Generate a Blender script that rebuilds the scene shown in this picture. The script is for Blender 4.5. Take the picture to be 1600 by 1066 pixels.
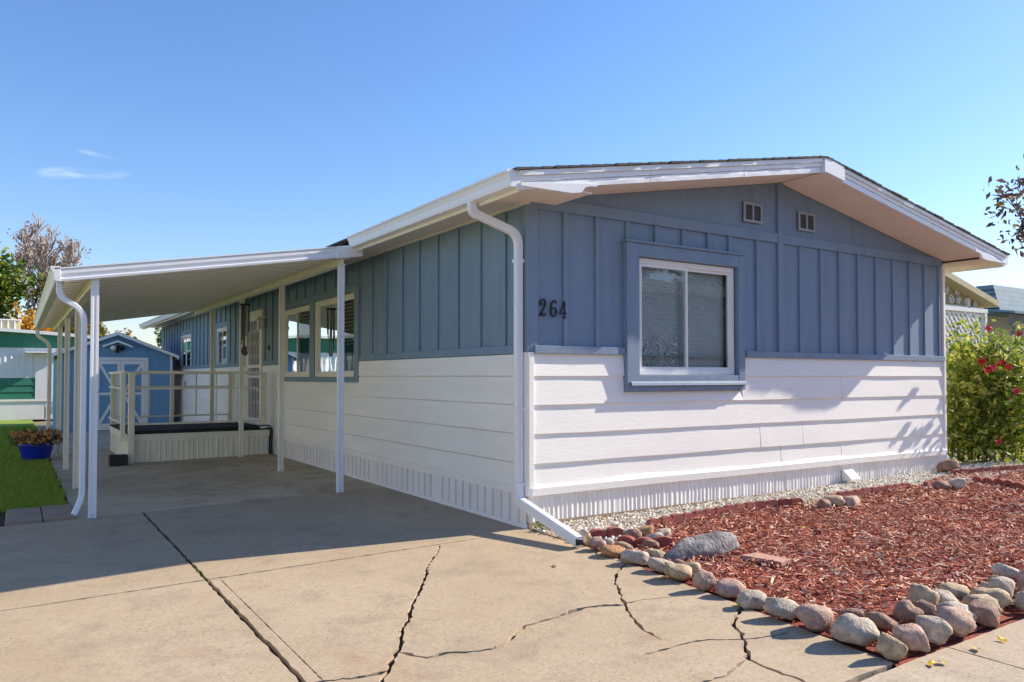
import bpy, bmesh, math, random
from mathutils import Vector, Matrix, noise
from mathutils.geometry import delaunay_2d_cdt
R = math.radians
random.seed(7)
scn = bpy.context.scene
C = scn.collection
for o in list(bpy.data.objects): bpy.data.objects.remove(o)

# ------------------------------------------------------------------ camera
cam_d = bpy.data.cameras.new('camera'); cam = bpy.data.objects.new('camera', cam_d); C.objects.link(cam)
YAW, PITCH = 0.57265, 0.02428
cam.location = (-4.0597, -6.0149, 1.42)
cam.rotation_euler = (math.pi/2 + PITCH, 0, -YAW)
cam_d.sensor_width = 36; cam_d.lens = 36*1204.65/1600
cam_d.shift_y = (559.7-533)/1600
cam_d.clip_start = 0.05; cam_d.clip_end = 3000
scn.camera = cam

# ------------------------------------------------------------------ sky, sun, exposure
SUN = Vector((1.0, -0.19, 0.63)).normalized()
world = bpy.data.worlds.new('World'); scn.world = world; world.use_nodes = True
wn, wl = world.node_tree.nodes, world.node_tree.links
wn.clear()
out = wn.new('ShaderNodeOutputWorld'); bg = wn.new('ShaderNodeBackground'); sky = wn.new('ShaderNodeTexSky')
sky.sky_type = 'NISHITA'; sky.sun_disc = False
sky.sun_elevation = math.asin(SUN.z); sky.sun_rotation = math.atan2(SUN.x, SUN.y)
sky.altitude = 1600; sky.air_density = 1.5; sky.dust_density = 1.0; sky.ozone_density = 7.0
bg.inputs['Strength'].default_value = 0.112
wl.new(sky.outputs[0], bg.inputs['Color'])
# one thin wisp of cirrus in the sky, by direction
tc = wn.new('ShaderNodeTexCoord'); sep = wn.new('ShaderNodeSeparateXYZ'); wl.new(tc.outputs['Generated'], sep.inputs[0])
def wm(op, a, b=None, clamp=False):
    n = wn.new('ShaderNodeMath'); n.operation = op; n.use_clamp = clamp
    for i, v in enumerate((a, b)):
        if v is None: continue
        if isinstance(v, (int, float)): n.inputs[i].default_value = v
        else: wl.new(v, n.inputs[i])
    return n.outputs[0]
mp = wn.new('ShaderNodeMapping'); mp.inputs['Scale'].default_value = (22, 22, 90); wl.new(tc.outputs['Generated'], mp.inputs[0])
nz = wn.new('ShaderNodeTexNoise'); nz.inputs['Scale'].default_value = 1.0; nz.inputs['Detail'].default_value = 6; wl.new(mp.outputs[0], nz.inputs['Vector'])
def wisp(cx, cz, rx, rz, tilt):
    dx = wm('SUBTRACT', sep.outputs['X'], cx)
    dz = wm('SUBTRACT', wm('SUBTRACT', sep.outputs['Z'], cz), wm('MULTIPLY', dx, tilt))
    q = wm('ADD', wm('POWER', wm('ABSOLUTE', wm('DIVIDE', dx, rx)), 2), wm('POWER', wm('ABSOLUTE', wm('DIVIDE', dz, rz)), 2))
    e = wm('MULTIPLY', wm('SUBTRACT', 1, q, True), wm('GREATER_THAN', sep.outputs['Y'], 0))
    return wm('MULTIPLY', e, wm('MULTIPLY', wm('SUBTRACT', nz.outputs['Fac'], 0.36), 3.2, True), True)
fac = wm('MULTIPLY', wm('ADD', wm('MULTIPLY', wisp(0.040, 0.2235, 0.026, 0.0075, 0.13), 0.36), wm('ADD', wm('MULTIPLY', wisp(0.075, 0.2265, 0.035, 0.006, 0.1), 0.3), wm('MULTIPLY', wisp(0.073, 0.247, 0.02, 0.003, -0.1), 0.2))), 1.0, True)
mixc = wn.new('ShaderNodeMix'); mixc.data_type = 'RGBA'
hs_ = wn.new('ShaderNodeHueSaturation'); hs_.inputs['Saturation'].default_value = 1.1
tn = wn.new('ShaderNodeMix'); tn.data_type = 'RGBA'; tn.blend_type = 'MULTIPLY'; tn.inputs[0].default_value = 1; tn.inputs[7].default_value = (1.07, 0.92, 0.92, 1)
wl.new(sky.outputs[0], tn.inputs[6]); wl.new(tn.outputs[2], hs_.inputs['Color'])
wl.new(fac, mixc.inputs[0]); wl.new(hs_.outputs[0], mixc.inputs[6]); mixc.inputs[7].default_value = (6.2, 6.4, 6.8, 1)
wl.new(mixc.outputs[2], bg.inputs['Color'])
wl.new(bg.outputs[0], out.inputs['Surface'])
sd = bpy.data.lights.new('sun', 'SUN'); sun = bpy.data.objects.new('sun', sd); C.objects.link(sun)
sd.energy = 4.25; sd.angle = R(0.5); sd.color = (1.0, 0.89, 0.74)
sun.rotation_euler = SUN.to_track_quat('Z', 'Y').to_euler(); sun.location = (30, -6, 20)
scn.view_settings.view_transform = 'Standard'; scn.view_settings.look = 'None'
scn.view_settings.exposure = 1.02; scn.view_settings.gamma = 1; scn.view_settings.use_curve_mapping = False
scn.render.engine = 'CYCLES'

# ------------------------------------------------------------------ materials
MATS = {}
def ramp_stops(r, stops):
    e = r.color_ramp.elements
    while len(e) > 1: e.remove(e[-1])
    e[0].position, e[0].color = stops[0][0], (*stops[0][1], 1)
    for p, c in stops[1:]:
        k = e.new(p); k.color = (*c, 1)
def mat(name, col, rough=0.6, var=0.12, scale=3.0, bump=0.15, bscale=60, stretch=(1, 1, 1), spec=0.4, metal=0, dirt=0.0, dirtcol=(0.12, 0.10, 0.08), island=None, transl=0, dscale=1.2, speck=0):
    m = bpy.data.materials.new(name); m.use_nodes = True
    n, l = m.node_tree.nodes, m.node_tree.links
    b = n['Principled BSDF']
    b.inputs['Roughness'].default_value = rough; b.inputs['Specular IOR Level'].default_value = spec; b.inputs['Metallic'].default_value = metal
    tc = n.new('ShaderNodeNewGeometry')
    mp = n.new('ShaderNodeMapping'); mp.inputs['Scale'].default_value = stretch; l.new(tc.outputs['Position'], mp.inputs[0])
    if island:
        rp = n.new('ShaderNodeValToRGB'); ramp_stops(rp, island); l.new(tc.outputs['Random Per Island'], rp.inputs[0]); base = rp.outputs[0]
        rp.color_ramp.interpolation = 'LINEAR'
    else:
        rgb = n.new('ShaderNodeRGB'); rgb.outputs[0].default_value = (*col, 1); base = rgb.outputs[0]
    if var:
        nz = n.new('ShaderNodeTexNoise'); nz.inputs['Scale'].default_value = scale; nz.inputs['Detail'].default_value = 8; nz.inputs['Roughness'].default_value = 0.65; l.new(mp.outputs[0], nz.inputs['Vector'])
        mr = n.new('ShaderNodeMapRange'); mr.inputs[1].default_value = 0.3; mr.inputs[2].default_value = 0.7; mr.inputs[3].default_value = 1-var; mr.inputs[4].default_value = 1+var
        l.new(nz.outputs['Fac'], mr.inputs[0])
        mx = n.new('ShaderNodeMix'); mx.data_type = 'RGBA'; mx.blend_type = 'MULTIPLY'; mx.inputs[0].default_value = 1
        l.new(base, mx.inputs[6]); l.new(mr.outputs[0], mx.inputs[7]); base = mx.outputs[2]
    if dirt:
        n2 = n.new('ShaderNodeTexNoise'); n2.inputs['Scale'].default_value = dscale; n2.inputs['Detail'].default_value = 10; n2.inputs['Roughness'].default_value = 0.7; l.new(mp.outputs[0], n2.inputs['Vector'])
        m2 = n.new('ShaderNodeMapRange'); m2.inputs[1].default_value = 0.48; m2.inputs[2].default_value = 0.75; m2.inputs[4].default_value = dirt; l.new(n2.outputs['Fac'], m2.inputs[0])
        mx = n.new('ShaderNodeMix'); mx.data_type = 'RGBA'; l.new(m2.outputs[0], mx.inputs[0]); l.new(base, mx.inputs[6]); mx.inputs[7].default_value = (*dirtcol, 1); base = mx.outputs[2]
    if speck:
        n4 = n.new('ShaderNodeTexNoise'); n4.inputs['Scale'].default_value = 48; n4.inputs['Detail'].default_value = 3; l.new(mp.outputs[0], n4.inputs['Vector'])
        m4 = n.new('ShaderNodeMapRange'); m4.inputs[1].default_value = 0.60; m4.inputs[2].default_value = 0.74; m4.inputs[4].default_value = speck; l.new(n4.outputs['Fac'], m4.inputs[0])
        n5 = n.new('ShaderNodeTexNoise'); n5.inputs['Scale'].default_value = 1.7; n5.inputs['Detail'].default_value = 4; l.new(mp.outputs[0], n5.inputs['Vector'])
        m5 = n.new('ShaderNodeMapRange'); m5.inputs[1].default_value = 0.40; m5.inputs[2].default_value = 0.62; l.new(n5.outputs['Fac'], m5.inputs[0])
        mu = n.new('ShaderNodeMath'); mu.operation = 'MULTIPLY'; l.new(m4.outputs[0], mu.inputs[0]); l.new(m5.outputs[0], mu.inputs[1])
        mx = n.new('ShaderNodeMix'); mx.data_type = 'RGBA'; l.new(mu.outputs[0], mx.inputs[0]); l.new(base, mx.inputs[6]); mx.inputs[7].default_value = (*[c*0.35 for c in dirtcol], 1); base = mx.outputs[2]
    l.new(base, b.inputs['Base Color'])
    if bump:
        n3 = n.new('ShaderNodeTexNoise'); n3.inputs['Scale'].default_value = bscale; n3.inputs['Detail'].default_value = 5; l.new(mp.outputs[0], n3.inputs['Vector'])
        bp = n.new('ShaderNodeBump'); bp.inputs['Strength'].default_value = bump; bp.inputs['Distance'].default_value = 0.01; l.new(n3.outputs['Fac'], bp.inputs['Height']); l.new(bp.outputs[0], b.inputs['Normal'])
    if transl:
        t = n.new('ShaderNodeBsdfTranslucent'); l.new(base, t.inputs[0]); ms = n.new('ShaderNodeMixShader'); ms.inputs[0].default_value = transl
        l.new(b.outputs[0], ms.inputs[1]); l.new(t.outputs[0], ms.inputs[2]); l.new(ms.outputs[0], n['Material Output'].inputs['Surface'])
    MATS[name] = m; return m
BLUE = (0.182, 0.252, 0.350)
mat('blue_front', BLUE, 0.6, 0.10, 2.5, 0.35, 40, (3, 3, 0.35), dirt=0.30, dirtcol=(0.24, 0.29, 0.36), dscale=1.6)
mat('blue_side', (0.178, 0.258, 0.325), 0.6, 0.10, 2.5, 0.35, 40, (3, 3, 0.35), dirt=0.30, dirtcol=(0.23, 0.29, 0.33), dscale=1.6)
mat('blue_shed', (0.155, 0.315, 0.50), 0.6, 0.08, 3, 0.3, 40, (4, 4, 0.3))
mat('white_siding', (0.88, 0.86, 0.81), 0.5, 0.05, 1.5, 0.18, 35, (0.3, 0.3, 2), dirt=0.26, dirtcol=(0.62, 0.58, 0.54), dscale=2.2, speck=.10)
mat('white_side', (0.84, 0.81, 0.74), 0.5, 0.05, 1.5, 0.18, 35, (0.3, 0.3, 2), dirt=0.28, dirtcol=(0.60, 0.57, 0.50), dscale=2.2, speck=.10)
mat('skirt', (0.80, 0.765, 0.735), 0.42, 0.05, 2, 0.08, 20, (2, 2, 0.5), dirt=0.35, dirtcol=(0.48, 0.44, 0.42))
mat('trim_white', (0.80, 0.79, 0.77), 0.42, 0.04, 3, 0.05, 25, dirt=0.12, dirtcol=(0.5, 0.47, 0.42))
mat('metal_white', (0.80, 0.81, 0.83), 0.33, 0.04, 3, 0.06, 12, dirt=0.35, dirtcol=(0.56, 0.52, 0.47), dscale=3.0, speck=.25, spec=0.5)
mat('soffit', (0.78, 0.69, 0.61), 0.6, 0.05, 1.5, 0.1, 40, dirt=0.12, dirtcol=(0.45, 0.36, 0.30))
mat('cream', (0.80, 0.76, 0.62), 0.45, 0.05, 2, 0.05, 25, dirt=0.18, dirtcol=(0.40, 0.37, 0.28))
mat('cream_roof', (0.84, 0.80, 0.68), 0.4, 0.06, 1.2, 0.04, 25, dirt=0.25, dirtcol=(0.46, 0.42, 0.30))
mat('shingle', (0.085, 0.08, 0.075), 0.9, 0.3, 8, 0.6, 80)
mat('black', (0.015, 0.015, 0.017), 0.45, 0.2, 8, 0.1, 50)
mat('black_rubber', (0.022, 0.022, 0.023), 0.8, 0.3, 6, 0.3, 90)
mat('dark_void', (0.012, 0.012, 0.013), 0.9, 0, 1, 0)
mat('interior', (0.20, 0.19, 0.17), 0.9, 0.1, 1, 0)
mat('blind', (0.85, 0.85, 0.84), 0.6, 0.05, 4, 0)
mat('vent_frame', (0.30, 0.33, 0.375), 0.55, 0.08, 6, 0.1, 40)
mat('vent_mesh', (0.09, 0.09, 0.095), 0.7, 0.2, 20, 0.4, 150)
def concrete(name, light, mid, dark, stain, pit=0.8):
    m = bpy.data.materials.new(name); m.use_nodes = True; n, l = m.node_tree.nodes, m.node_tree.links; b = n['Principled BSDF']
    b.inputs['Roughness'].default_value = 0.88; b.inputs['Specular IOR Level'].default_value = 0.2
    g = n.new('ShaderNodeNewGeometry')
    def N(sc, det=6, ro=.6, dist=0):
        t = n.new('ShaderNodeTexNoise'); t.inputs['Scale'].default_value = sc; t.inputs['Detail'].default_value = det; t.inputs['Roughness'].default_value = ro; t.inputs['Distortion'].default_value = dist; l.new(g.outputs['Position'], t.inputs['Vector']); return t.outputs['Fac']
    def MR(v, a, b_, c, d):
        t = n.new('ShaderNodeMapRange'); t.clamp = True
        for i, x in enumerate((a, b_, c, d)): t.inputs[i+1].default_value = x
        l.new(v, t.inputs[0]); return t.outputs[0]
    def MX(f, c0, c1, mode='MIX'):
        t = n.new('ShaderNodeMix'); t.data_type = 'RGBA'; t.blend_type = mode
        for i, v in ((0, f), (6, c0), (7, c1)):
            if isinstance(v, (int, float)): t.inputs[i].default_value = v
            elif isinstance(v, tuple): t.inputs[i].default_value = (*v, 1)
            else: l.new(v, t.inputs[i])
        return t.outputs[2]
    def MU(a_, b_):
        t = n.new('ShaderNodeMath'); t.operation = 'MULTIPLY'
        for i, v in enumerate((a_, b_)):
            if isinstance(v, (int, float)): t.inputs[i].default_value = v
            else: l.new(v, t.inputs[i])
        return t.outputs[0]
    c = MX(MR(N(0.55, 8, .65, .6), .38, .62, 0, 1), light, mid)
    c = MX(MR(N(2.6, 9, .72, .3), .50, .72, 0, .75), c, dark)
    c = MX(MR(N(0.9, 7, .7, 1.2), .58, .70, 0, .6), c, stain)
    f = MR(N(170, 3, .7), .30, .70, .80, 1.18); c = MX(1.0, c, f, 'MULTIPLY')
    f = MR(N(38, 5, .7), .36, .64, .90, 1.08); c = MX(1.0, c, f, 'MULTIPLY')
    pits = MU(MR(N(62, 2, .5), .64, .70, 0, pit), MR(N(1.4, 3), .42, .58, .1, 1)); c = MX(pits, c, tuple(v*.28 for v in dark))
    l.new(c, b.inputs['Base Color'])
    bp = n.new('ShaderNodeBump'); bp.inputs['Strength'].default_value = .35; bp.inputs['Distance'].default_value = .004; l.new(N(200, 4, .7), bp.inputs['Height']); l.new(bp.outputs[0], b.inputs['Normal'])
    MATS[name] = m
concrete('concrete', (0.455, 0.36, 0.25), (0.40, 0.31, 0.205), (0.285, 0.225, 0.165), (0.36, 0.235, 0.135))
concrete('concrete_carport', (0.58, 0.48, 0.345), (0.45, 0.36, 0.25), (0.25, 0.20, 0.145), (0.24, 0.175, 0.11))
concrete('concrete_walk', (0.49, 0.40, 0.30), (0.43, 0.345, 0.25), (0.30, 0.24, 0.18), (0.38, 0.27, 0.17))
mat('paver', (0.32, 0.245, 0.185), 0.9, 0.15, 4, 0.5, 90)
mat('soil', (0.045, 0.034, 0.024), 0.95, 0.4, 12, 0.8, 60)
mat('ground', (0.20, 0.17, 0.09), 0.95, 0.35, 0.6, 0.6, 30, dirt=0.7, dirtcol=(0.09, 0.12, 0.035), dscale=0.35)
mat('lawn', (0.19, 0.29, 0.04), 0.95, 0.35, 2.0, 0.8, 60, dirt=0.5, dirtcol=(0.15, 0.13, 0.05), dscale=0.7)
mat('asphalt', (0.17, 0.165, 0.16), 0.9, 0.25, 2, 0.6, 120)
mat('grass', (0, 0, 0), 0.6, 0, 1, 0, island=[(0, (0.12, 0.23, 0.015)), (0.5, (0.24, 0.38, 0.025)), (0.8, (0.36, 0.42, 0.05)), (1, (0.54, 0.47, 0.19))], transl=0.3)
mat('mulch_bed', (0.24, 0.05, 0.028), 0.95, 0.5, 25, 1.0, 60)
mat('mulch', (0, 0, 0), 0.8, 0.22, 1.7, 0.5, 150, dirt=0.55, dirtcol=(0.40, 0.25, 0.185), dscale=1.1, island=[(0, (0.18, 0.034, 0.016)), (0.3, (0.44, 0.115, 0.055)), (0.6, (0.60, 0.24, 0.13)), (0.82, (0.66, 0.38, 0.25)), (1, (0.76, 0.61, 0.47))])
mat('gravel', (0, 0, 0), 0.7, 0.15, 80, 0.4, 150, island=[(0, (0.48, 0.42, 0.33)), (0.2, (0.76, 0.70, 0.58)), (0.8, (0.84, 0.80, 0.70)), (0.93, (0.64, 0.50, 0.30)), (1, (0.36, 0.33, 0.31))])
mat('edging', (0.30, 0.085, 0.068), 0.85, 0.25, 10, 0.6, 110, dirt=0.4, dirtcol=(0.20, 0.09, 0.075), dscale=6)
ROCKC = {'p': (0.44, 0.29, 0.225), 'w': (0.54, 0.46, 0.37), 'o': (0.42, 0.22, 0.105), 't': (0.42, 0.315, 0.20), 'g': (0.44, 0.365, 0.285), 'b': (0.29, 0.175, 0.125)}
for k, c in ROCKC.items():
    mat('rock_'+k, c, 0.8, 0.45, 16, 0.9, 70, dirt=0.85, dirtcol=tuple(v*0.5 for v in c), dscale=13, speck=.6)
mat('boulder', (0.17, 0.16, 0.16), 0.85, 0.55, 18, 1.6, 40, dirt=0.9, dirtcol=(0.50, 0.47, 0.45), dscale=12)
mat('flagstone', (0.46, 0.26, 0.19), 0.85, 0.12, 6, 0.4, 80)
mat('pot_blue', (0.010, 0.030, 0.42), 0.18, 0.08, 6, 0.02, 20, spec=0.6)
mat('bark', (0.13, 0.095, 0.07), 0.9, 0.3, 10, 0.8, 40)
mat('bark_pale', (0.36, 0.29, 0.25), 0.9, 0.3, 10, 0.5, 40)
mat('leaf_green', (0, 0, 0), 0.6, 0, 1, 0, island=[(0, (0.04, 0.09, 0.012)), (0.45, (0.10, 0.17, 0.02)), (0.8, (0.22, 0.27, 0.035)), (1, (0.42, 0.36, 0.05))], transl=0.35)
mat('leaf_mixed', (0, 0, 0), 0.6, 0, 1, 0, island=[(0, (0.06, 0.09, 0.015)), (0.5, (0.19, 0.19, 0.03)), (0.8, (0.36, 0.24, 0.04)), (1, (0.48, 0.20, 0.03))], transl=0.35)
mat('leaf_gold', (0, 0, 0), 0.6, 0, 1, 0, island=[(0, (0.42, 0.16, 0.015)), (0.5, (0.60, 0.31, 0.025)), (1, (0.66, 0.42, 0.05))], transl=0.35)
mat('leaf_rust', (0, 0, 0), 0.6, 0, 1, 0, island=[(0, (0.20, 0.115, 0.085)), (1, (0.34, 0.22, 0.16))], transl=0.2)
mat('leaf_plum', (0, 0, 0), 0.5, 0, 1, 0, island=[(0, (0.055, 0.04, 0.05)), (0.5, (0.12, 0.07, 0.07)), (0.8, (0.12, 0.115, 0.045)), (1, (0.40, 0.24, 0.06))], transl=0.3)
mat('leaf_rose', (0, 0, 0), 0.45, 0, 1, 0, island=[(0, (0.07, 0.14, 0.02)), (0.4, (0.22, 0.30, 0.03)), (0.8, (0.44, 0.46, 0.07)), (1, (0.64, 0.60, 0.24))], transl=0.42)
mat('petal_red', (0.50, 0.035, 0.04), 0.5, 0.2, 30, 0.2, 60)
mat('petal_pink', (0.62, 0.10, 0.13), 0.5, 0.2, 30, 0.2, 60)
mat('flower_orange', (0, 0, 0), 0.6, 0, 1, 0, island=[(0, (0.66, 0.16, 0.03)), (0.5, (0.75, 0.36, 0.10)), (1, (0.78, 0.52, 0.25))])
mat('leaf_dull', (0, 0, 0), 0.7, 0, 1, 0, island=[(0, (0.09, 0.075, 0.035)), (0.6, (0.17, 0.12, 0.06)), (1, (0.14, 0.17, 0.05))], transl=0.2)
mat('leaf_yellow', (0.78, 0.52, 0.03), 0.5, 0.15, 40, 0.1, 60)
mat('green_paint', (0.03, 0.17, 0.11), 0.5, 0.1, 3, 0.1, 30, dirt=0.2, dirtcol=(0.06, 0.15, 0.11))
mat('nbr_white', (0.70, 0.70, 0.73), 0.5, 0.06, 2, 0.1, 30, (3, 3, 0.4), dirt=0.2, dirtcol=(0.5, 0.48, 0.47))
mat('tan_siding', (0.50, 0.43, 0.26), 0.7, 0.1, 3, 0.2, 40, (4, 4, 0.4))
mat('cream_wall', (0.72, 0.66, 0.50), 0.6, 0.05, 2, 0.1, 30)
mat('street_wall', (0.44, 0.50, 0.55), 0.7, 0.08, 2, 0.1, 30)
mat('old_wood', (0.22, 0.185, 0.16), 0.85, 0.25, 4, 0.5, 40, (0.5, 4, 4))
mat('blue_roof', (0.145, 0.24, 0.31), 0.7, 0.18, 5, 0.3, 40)
mat('meter_grey', (0.32, 0.33, 0.33), 0.5, 0.1, 8, 0.1, 30)
mat('car_paint', (0.10, 0.13, 0.19), 0.25, 0.03, 3, 0, spec=0.6)
mat('car_roof', (0.72, 0.74, 0.78), 0.3, 0.03, 3, 0, spec=0.6)
mat('tyre', (0.02, 0.02, 0.02), 0.85, 0.1, 5, 0)
mat('chrome', (0.6, 0.6, 0.6), 0.25, 0, 1, 0, metal=1)
mat('flood_white', (0.75, 0.73, 0.68), 0.3, 0, 1, 0)
def glass(name, tint, refl):
    m = bpy.data.materials.new(name); m.use_nodes = True; n, l = m.node_tree.nodes, m.node_tree.links
    n.remove(n['Principled BSDF'])
    g = n.new('ShaderNodeBsdfGlossy'); g.inputs['Roughness'].default_value = 0.012; g.inputs['Color'].default_value = (0.92, 0.96, 1, 1)
    t = n.new('ShaderNodeBsdfTransparent'); t.inputs['Color'].default_value = (*tint, 1)
    fr = n.new('ShaderNodeFresnel'); fr.inputs['IOR'].default_value = refl
    geo = n.new('ShaderNodeNewGeometry'); nz = n.new('ShaderNodeTexNoise'); nz.inputs['Scale'].default_value = 1.4; l.new(geo.outputs['Position'], nz.inputs['Vector'])
    bp = n.new('ShaderNodeBump'); bp.inputs['Strength'].default_value = 0.02; bp.inputs['Distance'].default_value = 0.1; l.new(nz.outputs['Fac'], bp.inputs['Height']); l.new(bp.outputs[0], g.inputs['Normal'])
    x = n.new('ShaderNodeMixShader'); l.new(fr.outputs[0], x.inputs[0]); l.new(t.outputs[0], x.inputs[1]); l.new(g.outputs[0], x.inputs[2])
    l.new(x.outputs[0], n['Material Output'].inputs['Surface']); MATS[name] = m
glass('glass', (0.90, 0.92, 0.92), 1.65)
def lace_mat():
    m = mat('lace', (0.88, 0.88, 0.88), 0.8, 0.1, 10, 0)
    n, l = m.node_tree.nodes, m.node_tree.links
    geo = n.new('ShaderNodeNewGeometry'); v = n.new('ShaderNodeTexNoise'); v.inputs['Scale'].default_value = 34; v.inputs['Detail'].default_value = 3; l.new(geo.outputs['Position'], v.inputs['Vector'])
    gt = n.new('ShaderNodeMapRange'); gt.inputs[1].default_value = 0.44; gt.inputs[2].default_value = 0.58; l.new(v.outputs['Fac'], gt.inputs[0]); l.new(gt.outputs[0], n['Principled BSDF'].inputs['Alpha'])
lace_mat()

# ------------------------------------------------------------------ helpers
def gz(x):
    return 0.018*max(x, -4.6) if x < 0 else 0.0095*min(x, 9.0)
def wloc(p):
    v = Vector((0, 0, 0))
    while p is not None: v += p.location; p = p.parent
    return v
class MB:
    def __init__(s): s.v = []; s.f = []
    def add(s, vs, fs):
        k = len(s.v); s.v += [tuple(p) for p in vs]; s.f += [tuple(k+i for i in f) for f in fs]; return s
    def hexa(s, p):
        return s.add(p, [(0, 3, 2, 1), (4, 5, 6, 7), (0, 1, 5, 4), (1, 2, 6, 5), (2, 3, 7, 6), (3, 0, 4, 7)])
    def box(s, x0, x1, y0, y1, z0, z1):
        return s.hexa([(x0, y0, z0), (x1, y0, z0), (x1, y1, z0), (x0, y1, z0), (x0, y0, z1), (x1, y0, z1), (x1, y1, z1), (x0, y1, z1)])
    def prism(s, poly, fn, a, b):
        n = len(poly)
        return s.add([fn(p, a) for p in poly]+[fn(p, b) for p in poly], [tuple(range(n))[::-1], tuple(range(n, 2*n))]+[(i, (i+1) % n, n+(i+1) % n, n+i) for i in range(n)])
    def sweep(s, path, prof, up=(0, 0, 1), scales=None, closed=True):
        path = [Vector(p) for p in path]; n = len(prof); rings = []
        upv = Vector(up)
        for i, p in enumerate(path):
            a = path[max(i-1, 0)]; b = path[min(i+1, len(path)-1)]
            t = (b-a).normalized(); sx = t.cross(upv)
            if sx.length < 1e-4: sx = t.cross(Vector((0.03, 1, 0)))
            sx.normalize(); sy = sx.cross(t).normalized(); k = scales[i] if scales else 1
            rings.append([p+sx*(q[0]*k)+sy*(q[1]*k) for q in prof])
        vs = [q for r in rings for q in r]; fs = []
        for i in range(len(path)-1):
            for j in range(n): fs.append((i*n+j, i*n+(j+1) % n, (i+1)*n+(j+1) % n, (i+1)*n+j))
        fs.append(tuple(range(n))[::-1]); fs.append(tuple((len(path)-1)*n+j for j in range(n)))
        return s.add(vs, fs)
    def tube(s, path, r, n=8, scales=None, up=(0, 0, 1)):
        return s.sweep(path, [(r*math.cos(2*math.pi*i/n), r*math.sin(2*math.pi*i/n)) for i in range(n)], up, scales)
    def build(s, name, m, parent=None, smooth=False, bevel=0, recalc=True):
        w = wloc(parent)
        me = bpy.data.meshes.new(name); me.from_pydata([(x-w.x, y-w.y, z-w.z) for x, y, z in s.v], [], s.f)
        if recalc:
            bm = bmesh.new(); bm.from_mesh(me); bmesh.ops.recalc_face_normals(bm, faces=bm.faces); bm.to_mesh(me); bm.free()
        me.materials.append(MATS[m] if isinstance(m, str) else m)
        if smooth:
            for p in me.polygons: p.use_smooth = True
        o = bpy.data.objects.new(name, me); C.objects.link(o); o.parent = parent
        if bevel:
            bv = o.modifiers.new('bevel', 'BEVEL'); bv.width = bevel; bv.segments = 2; bv.limit_method = 'ANGLE'
        return o
def tag(o, label=None, cat=None, group=None, kind=None):
    if label: o['label'] = label
    if cat: o['category'] = cat
    if group: o['group'] = group
    if kind: o['kind'] = kind
    return o
def thing(name, label, cat, loc, group=None):
    o = bpy.data.objects.new(name, None); C.objects.link(o); o.location = loc; o.empty_display_size = 0.2
    return tag(o, label, cat, group)
def setloc(o, loc):
    """move a top-level mesh's origin to loc, keeping it in place"""
    o.data.transform(Matrix.Translation(-Vector(loc))); o.location = loc; return o
FR = lambda u, w, z: (u, -w, z)      # front wall: u along x, w outwards
LF = lambda u, w, z: (-w, u, z)      # driveway-side wall: u along y, w outwards
def wbox(mb, W, u0, u1, w0, w1, z0, z1):
    return mb.hexa([W(u0, w0, z0), W(u1, w0, z0), W(u1, w1, z0), W(u0, w1, z0), W(u0, w0, z1), W(u1, w0, z1), W(u1, w1, z1), W(u0, w1, z1)])
def nz1(*a): return noise.noise(Vector(a))

# ================================================================== GROUND
g = MB().add([(-600, -600, -0.16), (600, -600, -0.16), (600, 900, -0.16), (-600, 900, -0.16)], [(0, 1, 2, 3)]).build('ground', 'ground'); tag(g, kind='structure')
g = MB().add([(-300, -18, -0.15), (300, -18, -0.15), (300, -7.0, -0.15), (-300, -7.0, -0.15)], [(0, 1, 2, 3)]).build('road', 'asphalt'); tag(g, kind='structure')
driveway = bpy.data.objects.new('driveway', None); C.objects.link(driveway); tag(driveway, kind='structure')
MB().add([(x, y, gz(x)-0.032) for x, y in ((-5.2, -3.9), (0, -3.9), (0, 21.8), (-5.2, 21.8))], [(0, 1, 2, 3)]).build('joint_soil', 'soil', driveway)
def ribbon(pts, w0, w1, seed, jit=0.012, step=0.035):
    w0, w1, jit = w0*1.1, w1*1.1, jit*.8
    """a jagged crack outline round a polyline"""
    rnd = random.Random(seed); P = []
    for a, b in zip(pts[:-1], pts[1:]):
        a, b = Vector(a), Vector(b); n = max(1, int((b-a).length/step))
        for i in range(n): P.append(a.lerp(b, i/n))
    P.append(Vector(pts[-1])); L_, R_ = [], []
    N = len(P)
    for i, p in enumerate(P):
        t = (P[min(i+1, N-1)]-P[max(i-1, 0)]).normalized(); nrm = Vector((-t.y, t.x)); f = i/(N-1)
        w = (w0*(1-f)+w1*f)*rnd.choice((.6, .75, .9, 1.0, 1.2, 1.7))*0.5; c = p+nrm*rnd.uniform(-jit, jit)
        if i in (0, N-1): w = 0.0008
        L_.append(c+nrm*w); R_.append(c-nrm*w)
    return R_+L_[::-1]
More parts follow.
